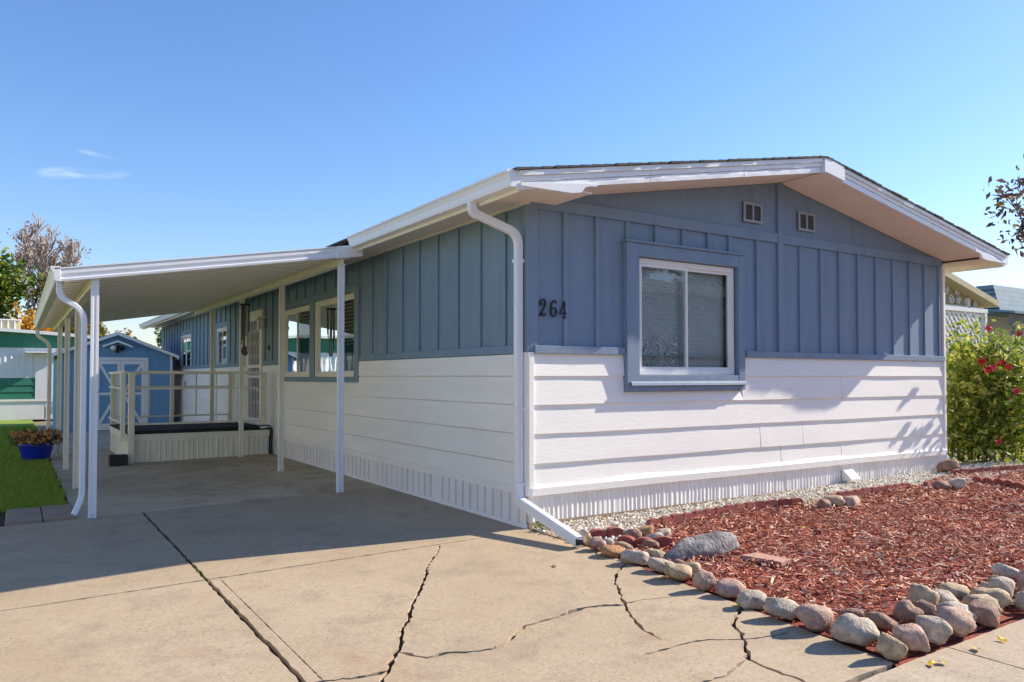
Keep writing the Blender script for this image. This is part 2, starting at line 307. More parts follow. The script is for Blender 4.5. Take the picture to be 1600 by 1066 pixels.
def slab(outline, cracks, m, depth=0.09):
    vs = [Vector(p) for p in outline]; faces = [list(range(len(vs)))]
    for cr in cracks:
        k = len(vs); vs += cr; faces.append(list(range(k, k+len(cr))))
    V, E_, Fc, ov, oe, of = delaunay_2d_cdt(vs, [], faces, 1, 1e-5)
    keep = [f for f, o in zip(Fc, of) if o == [0] or (0 in o and len(o) == 1)]
    bm = bmesh.new(); bv = [bm.verts.new((p.x, p.y, gz(p.x))) for p in V]
    for f in keep:
        try: bm.faces.new([bv[i] for i in f])
        except ValueError: pass
    bmesh.ops.recalc_face_normals(bm, faces=bm.faces)
    be = [e for e in bm.edges if len(e.link_faces) == 1]
    r = bmesh.ops.extrude_edge_only(bm, edges=be)
    for v in [x for x in r['geom'] if isinstance(x, bmesh.types.BMVert)]: v.co.z -= depth
    for v in [v for v in bm.verts if not v.link_faces]: bm.verts.remove(v)
    for f in bm.faces:
        if f.normal.z < -0.5: f.normal_flip()
    me = bpy.data.meshes.new('concrete_slab'); bm.to_mesh(me); bm.free(); me.materials.append(MATS[m])
    o = bpy.data.objects.new('concrete_slab', me); C.objects.link(o); o.parent = driveway
    return o
def edge_wobble(poly, seed, a=0.007, step=0.07):
    rnd = random.Random(seed); outp = []
    for p, q in zip(poly, poly[1:]+poly[:1]):
        p, q = Vector(p), Vector(q); n = max(1, int((q-p).length/step))
        for i in range(n):
            d = p.lerp(q, i/n); outp.append((d.x+rnd.uniform(-a, a), d.y+rnd.uniform(-a, a)) if i else (d.x, d.y))
    return outp
JX, JY, KY = -2.87, -0.085, 3.25
c1 = [(-0.98, -0.10), (-1.11, -0.31), (-1.40, -0.69), (-1.53, -0.93), (-1.75, -1.27), (-1.91, -1.5), (-2.05, -1.75), (-2.17, -1.91), (-2.27, -2.12), (-2.37, -2.26), (-2.46, -2.40), (-2.56, -2.53), (-2.70, -2.80), (-2.83, -3.1)]
c2 = [(-2.33, -2.21), (-2.28, -2.31), (-2.24, -2.38), (-2.12, -2.38), (-2.0, -2.44), (-1.89, -2.47), (-1.75, -2.4), (-1.55, -2.26), (-1.46, -2.25), (-1.31, -2.24), (-1.1, -2.19), (-0.96, -2.21), (-0.82, -2.29)]
c3 = [(-0.13, -1.52), (-0.24, -1.60), (-0.37, -1.69), (-0.51, -1.84), (-0.66, -2.06), (-0.81, -2.29), (-0.93, -2.47), (-1.01, -2.64), (-1.05, -2.77), (-1.06, -2.89)]
c3b = [(-0.8, -2.275), (-0.67, -2.27), (-0.41, -2.36), (-0.28, -2.42)]
c4 = [(-0.22, -2.73), (-0.42, -2.84), (-0.55, -2.93), (-0.63, -3.07), (-0.78, -3.21), (-0.9, -3.34), (-0.92, -3.48), (-0.91, -3.65), (-0.94, -3.77)]
c5 = [(-1.30, -2.99), (-0.96, -3.0), (-0.85, -3.03), (-0.71, -3.13), (-0.56, -3.18), (-0.40, -3.21)]
c8 = [(-0.92, -3.34), (-1.15, -3.42), (-1.5, -3.40), (-1.9, -3.55), (-2.3, -3.5)]
c6 = [(-2.84, -2.35), (-2.63, -2.41), (-2.48, -2.42)]
c7 = [(-1.25, -0.22), (-1.08, -0.20)]
slab(edge_wobble([(-4.9, JY+0.012), (JX-0.013, JY+0.012), (JX-0.013, KY-0.008), (-4.9, KY-0.008)], 1), [], 'concrete')
slab(edge_wobble([(JX+0.013, JY+0.014), (-0.95, JY+0.010), (-0.01, JY+0.004), (-0.01, KY-0.008), (JX+0.013, KY-0.008)], 2), [], 'concrete')
slab(edge_wobble([(-4.9, -3.78), (JX-0.015, -3.78), (JX-0.015, JY-0.010), (-4.9, JY-0.010)], 3), [], 'concrete')
slab(edge_wobble([(JX+0.015, -3.78), (-0.36, -3.78), (-0.02, -0.9), (-0.01, JY-0.002), (-0.95, JY-0.006), (JX+0.015, JY-0.014)], 4),
     [ribbon(c1, 0.016, 0.030, 1), ribbon(c2, 0.020, 0.026, 2, 0.010), ribbon(c3, 0.018, 0.014, 3), ribbon(c3b, 0.012, 0.003, 4, 0.006), ribbon(c4, 0.024, 0.020, 5), ribbon(c5, 0.010, 0.018, 6, 0.008), ribbon(c6, 0.026, 0.03, 7), ribbon(c8, .012, .008, 8, .01), ribbon([(JX+.085, -3.7), (JX+.085, JY-.04)], .006, .006, 9, .0004)], 'concrete')
slab(edge_wobble([(-3.50, KY+0.006), (-0.01, KY+0.006), (-0.01, 10.95), (-3.50, 10.95)], 5), [], 'concrete_carport')
slab(edge_wobble([(-3.50, 10.97), (-0.01, 10.97), (-0.01, 21.6), (-3.50, 21.6)], 6), [], 'concrete_carport')
# tooled edge strip beside the long joint
sidewalk = bpy.data.objects.new('sidewalk', None); C.objects.link(sidewalk); tag(sidewalk, kind='structure')
xs = [-7.4, -5.9, -4.4, -2.9, -1.4, 0.1, 1.6, 3.1, 4.6, 6.1, 7.6, 9.1]
for a, b in zip(xs[:-1], xs[1:]):
    MB().prism(edge_wobble([(a+0.006, -5.3), (b-0.006, -5.3), (b-0.006, -3.81), (a+0.006, -3.81)], a, 0.004), lambda p, z: (p[0], p[1], z+gz(p[0])), -0.12, -0.008).build('concrete_slab', 'concrete_walk', sidewalk)
MB().box(-7.4, 9.1, -5.45, -5.31, -0.14, -0.005).build('kerb', 'concrete_walk', sidewalk)
MB().box(-7.4, 9.1, -5.30, -3.79, -0.15, -0.115).build('joint_soil', 'soil', sidewalk)

# ---- lawn and grass
def lawn_z(x, y): return -0.075 + 0.02*nz1(x*0.5, y*0.5, 3)
lv, lf = [], []
NX, NY = 24, 44
for j in range(NY+1):
    for i in range(NX+1):
        x = -16+(12.47)*i/NX; y = 4.30+22*j/NY; lv.append((x, y, lawn_z(x, y)))
for j in range(NY):
    for i in range(NX): k = j*(NX+1)+i; lf.append((k, k+1, k+NX+2, k+NX+1))
tag(MB().add(lv, lf).build('lawn', 'lawn', recalc=False), kind='structure')
tag(MB().add([(-16, 3.28, -0.105), (-3.52, 3.28, -0.105), (-3.52, 4.4, -0.105), (-16, 4.4, -0.105)], [(0, 1, 2, 3)]).build('bare_soil', 'soil'), kind='structure')
gm = MB(); rnd = random.Random(11)
for k in range(60000):
    f = rnd.random()**1.6; y = 4.22+f*17; x = -3.53-rnd.random()**1.2*(1.3+f*2.2)
    if y < 4.3 and rnd.random() < .6: continue
    x += 0.03*math.sin(y*5)
    a = rnd.random()*6.28; h = rnd.uniform(0.025, 0.075); w = rnd.uniform(0.002, 0.0045)*(1+f*2.5); l = rnd.uniform(0, 0.05)
    z = lawn_z(x, y)-0.005; ca, sa = math.cos(a), math.sin(a); b = rnd.random()*6.28
    gm.add([(x-ca*w, y-sa*w, z), (x+ca*w, y+sa*w, z), (x+math.cos(b)*l, y+math.sin(b)*l, z+h)], [(0, 1, 2)])
tag(gm.build('grass_blades', 'grass', recalc=False), 'short green lawn grass beside the carport posts', 'grass', kind='stuff')

# ---- pavers
for i, (x0, x1) in enumerate(((-4.72, -4.13), (-4.12, -3.80), (-3.79, -3.50))):
    if i == 0: continue
    dx = 0.02 if i == 1 else -0.01
    m = MB().prism(edge_wobble([(x0, 3.33), (x1, 3.30+dx), (x1, 4.21+dx), (x0, 4.24)], i, 0.005), lambda p, z: (p[0], p[1], z), -0.11, -0.052+0.006*i).build('paver', 'paver', bevel=0.006)
    setloc(m, ((x0+x1)/2, 3.77, -0.1)); tag(m, ['', 'brown concrete paver at the lawn corner, farther from the carport post', 'brown concrete paver under the downspout elbow beside the carport post'][i], 'paver')

# ---- planting bed with mulch and gravel
BED = [(-0.10, -0.95), (-0.06, -1.6), (-0.10, -2.3), (-0.20, -2.9), (-0.24, -3.4), (-0.28, -3.74), (0.1, -3.76), (0.7, -3.74), (2.0, -3.60), (4.0, -3.70), (9.1, -3.70), (9.1, -0.5), (6.7, -0.40), (5.2, -0.68), (3.55, -0.68), (3.05, -0.68), (2.49, -0.58), (1.71, -0.60), (0.91, -0.65), (0.55, -1.25), (0.3, -1.05)]
def inside(p, poly):
    c = False; n = len(poly)
    for i in range(n):
        (x1, y1), (x2, y2) = poly[i], poly[i-1]
        if (y1 > p[1]) != (y2 > p[1]) and p[0] < (x2-x1)*(p[1]-y1)/(y2-y1)+x1: c = not c
    return c
def bed_z(x, y): return gz(x)+0.022+0.018*nz1(x*1.3, y*1.3, 1)
bv, bf = [], []
NX, NY = 70, 30
for j in range(NY+1):
    for i in range(NX+1):
        x = -0.3+9.4*i/NX; y = -3.78+3.5*j/NY; bv.append((x, y, bed_z(x, y)-0.02))
for j in range(NY):
    for i in range(NX):
        k = j*(NX+1)+i; cx, cy = bv[k][0]+0.067, bv[k][1]+0.058
        if inside((cx, cy), BED): bf.append((k, k+1, k+NX+2, k+NX+1))
bed_root = tag(MB().add(bv, bf).build('garden_bed', 'mulch_bed', recalc=False), kind='structure')
MB().add([(x, y, gz(x)-.010) for x, y in ((-.362, -3.806), (9.1, -3.806), (9.1, -3.4), (0.1, -3.4), (.15, -.9), (-.02, -.9))], [(0, 1, 2, 3), (0, 3, 4, 5)]).build('bed_edge', 'mulch_bed', bed_root)
mm = MB(); rnd = random.Random(5)
def chip(mb, x, y, z, l, w, t, a, tilt, roll):
    M_ = Matrix.Translation((x, y, z)) @ Matrix.Rotation(a, 4, 'Z') @ Matrix.Rotation(tilt, 4, 'Y') @ Matrix.Rotation(roll, 4, 'X')
    e = rnd.uniform(0.35, 1.0); e2 = rnd.uniform(0.35, 1.0)
    P = [(-l, -w*e, -t), (l, -w*e2, -t), (l*rnd.uniform(.7, 1.1), w*e2, -t), (-l, w*e, -t), (-l, -w*e, t), (l, -w*e2, t), (l*.9, w*e2, t), (-l*rnd.uniform(.7, 1.1), w*e, t)]
    mb.hexa([M_ @ Vector(p) for p in P])
cnt = 0
while cnt < 21000:
    f = rnd.random(); x = -0.3+9.3*f; y = rnd.uniform(-3.76, -0.3)
    if not inside((x, y), BED): continue
    if x > 5 and rnd.random() < 0.35: continue
    s = rnd.choice((.35, .5, .7, .9, 1.0, 1.2, 1.5, 2.1)); k = 1.25 if x > 4 else 1
    chip(mm, x, y, bed_z(x, y)+rnd.uniform(-0.006, 0.022), 0.020*s*k, 0.0062*rnd.uniform(.7, 1.6)*k, 0.0028*rnd.uniform(.6, 1.5), rnd.random()*6.28, rnd.gauss(0, 0.32), rnd.gauss(0, 0.4)); cnt += 1
tag(mm.build('mulch_chips', 'mulch', recalc=False), 'red wood mulch chips covering the front garden bed', 'mulch', kind='stuff')
GRAV = [(-0.02, -0.10), (-0.03, -0.80), (0.18, -0.78), (0.30, -0.98), (0.55, -1.15), (0.91, -0.66), (1.71, -0.60), (2.49, -0.58), (3.05, -0.66), (3.2, -1.05), (3.5, -0.72), (5.2, -0.72), (5.25, -1.1), (5.7, -1.0), (6.2, -0.9), (8.2, -0.75), (9.0, -0.75), (9, 0.3), (7.45, 0.3), (7.4, 0.02), (0, 0.02)]
def fanpoly(poly, zf): return [(x, y, zf(x)) for x, y in poly]
bmg = [Vector(p) for p in GRAV]
V, E_, Fc, *_r = delaunay_2d_cdt(bmg, [], [list(range(len(bmg)))], 1, 1e-5)
tag(MB().add([(p.x, p.y, gz(p.x)+0.006) for p in V], Fc).build('gravel_bed', 'paver', recalc=False), kind='structure')
ico = bmesh.new(); bmesh.ops.create_icosphere(ico, subdivisions=1, radius=1); IV = [v.co.copy() for v in ico.verts]; IF = [tuple(v.index for v in f.verts) for f in ico.faces]; ico.free()
gv = MB(); cnt = 0; rnd = random.Random(21)
while cnt < 7000:
    x = rnd.uniform(-0.05, 8.9); y = rnd.uniform(-1.2, 0.02)
    if not inside((x, y), GRAV): continue
    if y > -0.03 and x < 7.4: continue
    r = rnd.uniform(0.008, 0.018)*(1.15 if x > 4 else 1); q = Matrix.Rotation(rnd.random()*6.28, 3, (rnd.random()+.1, rnd.random(), rnd.random()))
    sc = Vector((rnd.uniform(.8, 1.4), rnd.uniform(.7, 1.1), rnd.uniform(.5, .9)))
    c = Vector((x, y, gz(x)+0.008+rnd.uniform(0, 0.022)))
    gv.add([c+q @ Vector((v.x*sc.x, v.y*sc.y, v.z*sc.z))*r*rnd.uniform(.85, 1.15) for v in IV], IF); cnt += 1
tag(gv.build('white_gravel', 'gravel', recalc=False), 'white landscaping gravel strip along the house skirting', 'gravel', kind='stuff')

# ================================================================== HOUSE
house = thing('mobile_home', 'blue and white single storey mobile home with a low gable roof, numbered 264', 'house', (3.64, 10.9, 0))
HX, HY = 7.28, 21.7
ZB, ZT = 1.655, 3.05       # paint boundary, side wall top
RS = 0.18                  # roof slope
def rtop(x): return 3.92-RS*abs(x-3.64)
def rbot(x): return rtop(x)-0.16
# --- wall sheathing round openings
def wall_core(W, u0, u1, z0, ztop, ops, w0, w1, m, name):
    us = sorted({u0, u1}.union(*[{o[0], o[1]} for o in ops])) if ops else [u0, u1]
    mb = MB()
    for a, b in zip(us[:-1], us[1:]):
        cuts = sorted([(o[2], o[3]) for o in ops if o[0] <= a+1e-6 and o[1] >= b-1e-6]); z = z0
        for c0, c1_ in cuts:
            wbox(mb, W, a, b, w0, w1, z, c0); z = c1_
        if callable(ztop):
            n = 1; ta, tb = ztop(a), ztop(b)
            mb.hexa([W(a, w0, z), W(b, w0, z), W(b, w1, z), W(a, w1, z), W(a, w0, ta), W(b, w0, tb), W(b, w1, tb), W(a, w1, ta)])
        else: wbox(mb, W, a, b, w0, w1, z, ztop)
    return mb.build(name, m, house)
WF = (1.34, 2.84, 1.44, 2.66)
wall_core(FR, 0.0, 3.64, ZB-0.02, rbot, [(WF[0], WF[1], ZB-0.02, WF[3])], -0.09, -0.004, 'blue_front', 'wall')
wall_core(FR, 3.64, HX, ZB-0.02, rbot, [], -0.09, -0.004, 'blue_front', 'wall')
wall_core(FR, 0.0, HX, 0.0, ZB-0.02, [(1.34, 2.84, 1.44, ZB-0.02)], -0.09, -0.006, 'white_siding', 'wall')
LW = [(4.37, 6.10, 1.42, 2.62), (6.33, 7.86, 1.42, 2.60), (9.28, 10.36, 0.47, 2.66), (12.28, 13.28, 1.66, 2.56), (16.55, 18.05, 1.62, 2.60)]
wall_core(LF, 0.09, HY, ZB-0.02, ZT+0.04, [(a, b, max(c, ZB-0.02), d) for a, b, c, d in LW], -0.09, -0.004, 'blue_side', 'wall')
wall_core(LF, 0.09, HY, 0.0, ZB-0.02, [(a, b, c, ZB-0.02) for a, b, c, d in LW if c < ZB-0.02], -0.09, -0.006, 'white_side', 'wall')
MB().box(HX-0.09, HX-0.004, 0.09, HY, 0, 3.09).build('wall', 'white_side', house)
MB().prism([(0, 0), (HX, 0), (HX, rbot(HX)), (3.64, rbot(3.64)), (0, rbot(0))], lambda p, y: (p[0], y, p[1]), HY-0.09, HY).build('wall', 'blue_front', house)
MB().box(0.09, HX-0.09, 0.09, HY-0.09, 0.60, 0.64).build('floor', 'interior', house)
MB().box(0.09, HX-0.09, 3.60, 3.66, 0.64, 3.0).build('partition', 'interior', house)
MB().box(0.09, HX-0.09, 11.0, 11.06, 0.64, 3.0).build('partition', 'interior', house)
MB().box(0.09, HX-0.09, 0.09, HY-0.09, 3.0, 3.03).build('ceiling_panel', 'interior', house)

# --- lap boards
def lap(W, u0, u1, z0, z1, proud, m, seed, wob=0.004, top=0.012, tw=0.005):
    n = max(2, int((u1-u0)/0.22)+1); mb = MB(); vs = []; fs = []
    for i in range(n+1):
        u = u0+(u1-u0)*i/n; d = wob*nz1(u*1.1, seed*3.7, 0); dz = wob*0.7*nz1(u*1.3, seed*2.1, 9)
        for w, z in ((-0.003, z0+dz), (proud+d, z0+dz), (tw+d*0.3, z1+top), (-0.003, z1+top)): vs.append(W(u, w, z))
    for i in range(n):
        for j in range(4): fs.append((i*4+j, i*4+(j+1) % 4, i*4+4+(j+1) % 4, i*4+4+j))
    fs += [(0, 1, 2, 3), tuple(n*4+j for j in (3, 2, 1, 0))]
    return mb.add(vs, fs).build('siding_board', m, house)
CZ = [0.335, 0.60, 0.88, 1.155, 1.43, ZB]
cuts = [[0.045, 3.62, 4.80, 7.235], [0.045, 3.25, 4.03, 7.235], [0.045, 2.85, 4.43, 7.235], [0.045, 4.81, 7.235], [0.045, 7.235]]
for c in range(5):
    z0, z1 = CZ[c], CZ[c+1]-(0.012 if c == 4 else 0)
    for a, b in zip(cuts[c][:-1], cuts[c][1:]):
        segs = [(a, b)]
        if z1 > 1.27+0.02:
            if z0 < 1.27:      # course partly behind the window box: lower strip runs under it
                segs = []
                if a < 1.2 and b > 2.95: segs = [(a, 1.17), (2.95, b)]
                elif a < 1.2: segs = [(a, 1.17)]
                else: segs = [(max(a, 2.95), b)]
                if a < 1.2: lap(FR, 1.17, 2.95, z0, 1.262-0.012, 0.024, 'white_siding', c*7+3)
            else: segs = [(a, 1.17), (2.95, b)]
        for k, (p, q) in enumerate(segs): lap(FR, p+0.002, q-0.002, z0, z1, 0.026, 'white_siding', c*7+k+p, 0.007)
random.seed(3)
for c in range(5):
    z0, z1 = CZ[c], CZ[c+1]-(0.012 if c == 4 else 0)
    ed = [0.06, 4.9 + 0.6*(c % 2), 9.1, 12.9-0.7*(c % 2), 17.0+0.5*(c % 2), HY]
    for a, b in zip(ed[:-1], ed[1:]):
        spans = [(a, b)]
        for o in LW:
            t0, t1 = o[0]-0.13, o[1]+0.13
            if o is LW[2]: t0, t1 = o[0]-0.04, o[1]+0.04
            if z1 > o[2]-0.07 and (z0 > o[2]-0.30 or o is LW[2]):
                ns = []
                for p, q in spans:
                    if q <= t0 or p >= t1: ns.append((p, q)); continue
                    if p < t0: ns.append((p, t0))
                    if q > t1: ns.append((t1, q))
                spans = ns
        for p, q in spans:
            if q-p > 0.05: lap(LF, p+0.0015, q-0.0015, z0, z1, 0.020, 'white_side', c*5+p, 0.002, -0.008, 0.016)
# --- flashing strips and skirting
for W, u0, u1, m in ((FR, 0.02, 2.30, 'white_siding'), (FR, 2.303, 4.62, 'white_siding'), (FR, 4.623, 7.26, 'white_siding'), (LF, 0.06, 4.05, 'white_side'), (LF, 4.053, 8.7, 'white_side'), (LF, 10.6, 15.2, 'white_side'), (LF, 15.203, HY, 'white_side')):
    k = 0.045 if W is FR else 0.026
    prof = [(-0.003, 0.30), (k, 0.305), (k+0.004, 0.375), (k*0.62, 0.383), (0.017, 0.425), (-0.003, 0.43)]
    mb = MB(); n = max(2, int((u1-u0)/0.3)); vs = []; fs = []; P = len(prof)
    for i in range(n+1):
        u = u0+(u1-u0)*i/n; dz = 0.006*nz1(u*0.9, 5, 2)
        vs += [W(u, w, z+dz) for w, z in prof]
    for i in range(n):
        for j in range(P): fs.append((i*P+j, i*P+(j+1) % P, i*P+P+(j+1) % P, i*P+P+j))
    fs += [tuple(range(P)), tuple(n*P+j for j in range(P))[::-1]]
    mb.add(vs, fs).build('skirting_flashing', m, house)
def ribbed(W, u0, u1, z0, z1, m, pitch, amp, base, seed, parent, name='skirting_panel', warp=0.0, groove=0):
    rnd = random.Random(seed); us = [u0]; ws = [base]
    u = u0
    while u < u1-pitch:
        p = pitch*rnd.uniform(0.85, 1.15); a = amp*rnd.uniform(0.6, 1.3)
        us += [u+p*0.55, u+p*0.66, u+p*0.80, u+p]; ws += [base+warp*rnd.uniform(-1, 1), base+a, base+a*rnd.uniform(.7, 1), base+warp*rnd.uniform(-1, 1)]; u += p
    us.append(u1); ws.append(base)
    if groove:
        us, ws = [u0], [base]; u = u0
        while u < u1-pitch:
            for q in (0.80, 0.92):
                us += [u+pitch*q-.007, u+pitch*q-.004, u+pitch*q+.004, u+pitch*q+.007]; ws += [base, base-groove, base-groove, base]
            u += pitch
        us.append(u1); ws.append(base)
    zs = [z0, (z0+z1)/2, z1]; mb = MB(); n = len(us); vs = []; fs = []
    for z in zs:
        for i in range(n): vs.append(W(us[i], ws[i]+warp*nz1(us[i]*2, z*4, seed), z if z > z0 else z0))
    for k in range(2):
        for i in range(n-1): fs.append((k*n+i, k*n+i+1, k*n+n+i+1, k*n+n+i))
    return mb.add(vs, fs).build(name, m, parent, recalc=False)
for a, b, s in ((0.012, 1.86, 1), (1.86, 3.70, 2), (3.70, 5.50, 3), (5.50, 7.27, 4)): ribbed(FR, a, b, 0.052, 0.315, 'skirt', 0.058, 0.006, 0.006, s, house, warp=0.003)
for a, b, s in ((0.005, 1.85, 5), (1.85, 3.69, 6), (3.69, 5.53, 7), (5.53, 7.37, 8), (7.37, 8.62, 9)): ribbed(LF, a, b, 0.025, 0.315, 'skirt', 0.155, 0.010, 0.018, s, house, warp=0.0012, groove=.022)
ribbed(LF, 10.7, HY, 0.025, 0.315, 'skirt', 0.145, 0.010, 0.006, 10, house)
wbox(MB(), FR, -0.006, HX, -0.01, 0.022, -0.05, 0.055).build('skirting_sill', 'paver', house)
wbox(MB(), LF, 0.0, 8.55, 0.001, 0.028, -0.05, 0.035).build('bottom_rail', 'trim_white', house)
# --- trim, battens
def trim(W, u0, u1, z0, z1, t, m, name='trim_board', w0=-0.003, bev=0.003):
    return wbox(MB(), W, u0, u1, w0, t, z0, z1).build(name, m, house, bevel=bev)
BT = 0.020
trim(FR, 0.0, 0.095, ZB, 3.085, 0.026, 'blue_front', 'corner_board')
trim(LF, -0.024, 0.055, ZB, 3.045, 0.024, 'blue_side', 'corner_board')
trim(FR, -0.012, 0.045, 0.30, ZB-0.002, 0.034, 'white_siding', 'corner_board')
trim(LF, 0.0, 0.055, 0.30, ZB-0.002, 0.03, 'white_side', 'corner_board')
trim(FR, 7.235, 7.285, 0.30, 3.05, 0.034, 'white_siding', 'corner_board')
for a, b in ((0.097, 3.585), (3.685, 7.235)): trim(FR, a, b, 3.02, 3.135, 0.026, 'blue_front')
trim(FR, 3.587, 3.683, ZB+0.06, 3.74, 0.030, 'blue_front', 'centre_board')
trim(FR, 0.05, 1.165, ZB-0.012, ZB+0.062, 0.045, 'blue_front', 'drip_board')
trim(FR, 3.0, 7.25, ZB-0.012, ZB+0.062, 0.040, 'blue_front', 'drip_board')
for x in (0.43, 0.83, 1.23, 1.63, 2.03, 2.42, 2.76, 3.23, 4.02, 4.43, 4.81, 5.21, 5.61, 6.01, 6.41, 6.79, 7.17):
    z0 = 2.83 if 1.2 < x < 2.9 else ZB+0.064
    trim(FR, x-0.026, x+0.026, z0, 3.018, BT, 'blue_front', 'batten')
trim(LF, 0.057, 4.18, ZB-0.012, ZB+0.07, 0.024, 'blue_side', 'drip_board'); trim(LF, 8.1, 9.2, ZB-0.012, ZB+0.07, 0.024, 'blue_side', 'drip_board')
trim(LF, 10.45, HY, ZB-0.012, ZB+0.07, 0.024, 'blue_side', 'drip_board')
y = 0.40
while y < HY-0.2:
    o = next((o for o in LW if o[0]-0.15 < y < o[1]+0.15), None)
    if not (o and o is LW[2] and False):
        trim(LF, y-0.022, y+0.022, (o[3]+0.14) if o else ZB+0.072, 3.046, BT, 'blue_side', 'batten')
    y += 0.4815
# soffit mould under the eave
MB().box(-0.045, -0.004, -0.03, HY, 3.047, 3.075).build('soffit_mould', 'cream', house)
# --- gable vents
for x0 in (2.985, 3.975):
    v = wbox(MB(), FR, x0, x0+0.32, -0.003, 0.012, 3.215, 3.445).build('gable_vent', 'vent_mesh', house)
    fm = MB()
    for a, b, c, d in ((0, .32, 0, .028), (0, .32, .202, .23), (0, .028, .028, .202), (.292, .32, .028, .202), (.148, .172, .028, .202)):
        wbox(fm, FR, x0+a, x0+b, 0.011, 0.03, 3.215+c, 3.215+d)
    fm.build('frame', 'vent_frame', v)
    lm = MB()
    for i in range(7):
        z = 3.25+i*0.025
        lm.hexa([FR(x0+.03, 0.012, z+.012), FR(x0+.29, 0.012, z+.012), FR(x0+.29, 0.022, z), FR(x0+.03, 0.022, z), FR(x0+.03, 0.012, z+.015), FR(x0+.29, 0.012, z+.015), FR(x0+.29, 0.022, z+.003), FR(x0+.03, 0.022, z+.003)])
    lm.build('louvre', 'vent_mesh', v)
# --- roof
sec = [(-0.50, rtop(-0.5)-0.02), (3.64, 3.90), (7.78, rtop(7.78)-0.02), (7.78, rtop(7.78)-0.10), (3.64, 3.80), (-0.50, rtop(-0.5)-0.10)]
roof = MB().prism(sec, lambda p, y: (p[0], y, p[1]), -0.59, HY+0.45).build('roof', 'old_wood', house)
for s in (-1, 1):       # lapped shingle courses
    sh = MB(); rr = random.Random(s)
    for i in range(31):
        xa = 3.64+s*(4.20-i*0.136); xb = 3.64+s*max(4.20-(i+1)*0.136-0.05, -0.03)
        za, zb = rtop(xa), rtop(xb); j = rr.uniform(-.012, .008)
        sh.hexa([(xa, -0.655+j, za-0.012), (xb, -0.655+j, zb-0.012), (xb, HY+0.5, zb-0.012), (xa, HY+0.5, za-0.012), (xa, -0.655+j, za+0.010), (xb, -0.655+j, zb+0.002), (xb, HY+0.5, zb+0.002), (xa, HY+0.5, za+0.010)])
    sh.build('shingle_courses', 'shingle', roof)
for s in (-1, 1):       # rake soffits, sloped, in panels
    ed = [0.02, 1.22, 2.44, 3.66] if s > 0 else [0.02, 2.44, 3.66]
    for a, b in zip(ed[:-1], ed[1:]):
        xa, xb = 3.64+s*(a+0.003), 3.64+s*(b-0.003)
        za, zb = rbot(xa), rbot(xb)
        MB().hexa([(xa, -0.585, za-0.006), (xb, -0.585, zb-0.006), (xb, -0.005, zb-0.006), (xa, -0.005, za-0.006), (xa, -0.585, za+0.01), (xb, -0.585, zb+0.01), (xb, -0.005, zb+0.01), (xa, -0.005, za+0.01)]).build('soffit_panel', 'soffit', house)
yb = [-0.585, 1.85, 4.3, 6.7, 9.15, 11.6, 14.0, 16.5, 18.9, HY+0.42]
for a, b in zip(yb[:-1], yb[1:]): MB().box(-0.478, 0.0, a+0.002, b-0.002, 3.060, 3.072).build('soffit_panel', 'soffit', house)
MB().box(HX, 7.758, -0.585, HY+0.42, 3.060, 3.072).build('soffit_panel', 'soffit', house)
MB().box(-0.05, 0.30, -0.585, -0.006, 3.074, 3.085).build('soffit_return', 'soffit', house)
MB().box(-0.500, -0.480, -0.59, HY+0.44, 2.985, 3.15).build('fascia_board', 'cream', house, bevel=0.004)
MB().box(7.760, 7.780, -0.59, HY+0.44, 2.985, 3.15).build('fascia_board', 'cream', house, bevel=0.004)
# rake boards wrapped in thin, slightly buckled metal
def rake(x0, x1, zo0, zo1, y0, name, m, amp, seed):
    n = max(3, int(abs(x1-x0)/0.06)); vs = []; fs = []
    for i in range(n+1):
        x = x0+(x1-x0)*i/n; t = rtop(x)
        d = amp*nz1(x*4.0, seed, 0)+amp*0.6*nz1(x*11, seed, 4); d2 = amp*nz1(x*5, seed+9, 0)
        zm = (zo0+zo1)/2
        for yy, z in ((-0.58, t+zo0), (y0+d, t+zo0+d2*.5), (y0+amp*1.2*nz1(x*6, seed, 7)-amp*.4, t+zm), (y0+d2, t+zo1), (-0.58, t+zo1)): vs.append((x, yy, z))
    for i in range(n):
        for j in range(5): fs.append((i*5+j, i*5+(j+1) % 5, i*5+5+(j+1) % 5, i*5+5+j))
    fs += [tuple(range(5)), tuple(n*5+j for j in range(5))[::-1]]
    return MB().add(vs, fs).build(name, m, house)
for a, b, sd_ in ((-0.52, 0.98, 1), (0.985, 2.30, 2), (2.305, 3.60, 3)):
    rake(a, b, -0.175, -0.112, -0.612, 'rake_board', 'metal_white', 0.0045, sd_)
    rake(a, b, -0.108, -0.062, -0.620, 'rake_board', 'metal_white', 0.006, sd_+20)
rake(-0.52, 3.60, -0.060, -0.016, -0.640, 'drip_edge', 'metal_white', 0.0008, 5)
for a, b, sd_ in ((3.98, 5.9, 6), (5.905, 7.80, 7)):
    rake(a, b, -0.175, -0.112, -0.612, 'rake_board', 'metal_white', 0.003, sd_)
    rake(a, b, -0.108, -0.062, -0.620, 'rake_board', 'metal_white', 0.003, sd_+20)
rake(3.98, 7.80, -0.060, -0.016, -0.640, 'drip_edge', 'metal_white', 0.0008, 8)
MB().prism([(3.606, 3.735), (3.606, 3.898), (3.64, 3.906), (3.975, rtop(3.975)-.014), (3.975, rtop(3.975)-.180), (3.64, 3.738)], lambda p, y: (p[0], y, p[1]), -0.655, -0.585).build('ridge_cap_plate', 'metal_white', house, bevel=0.003)
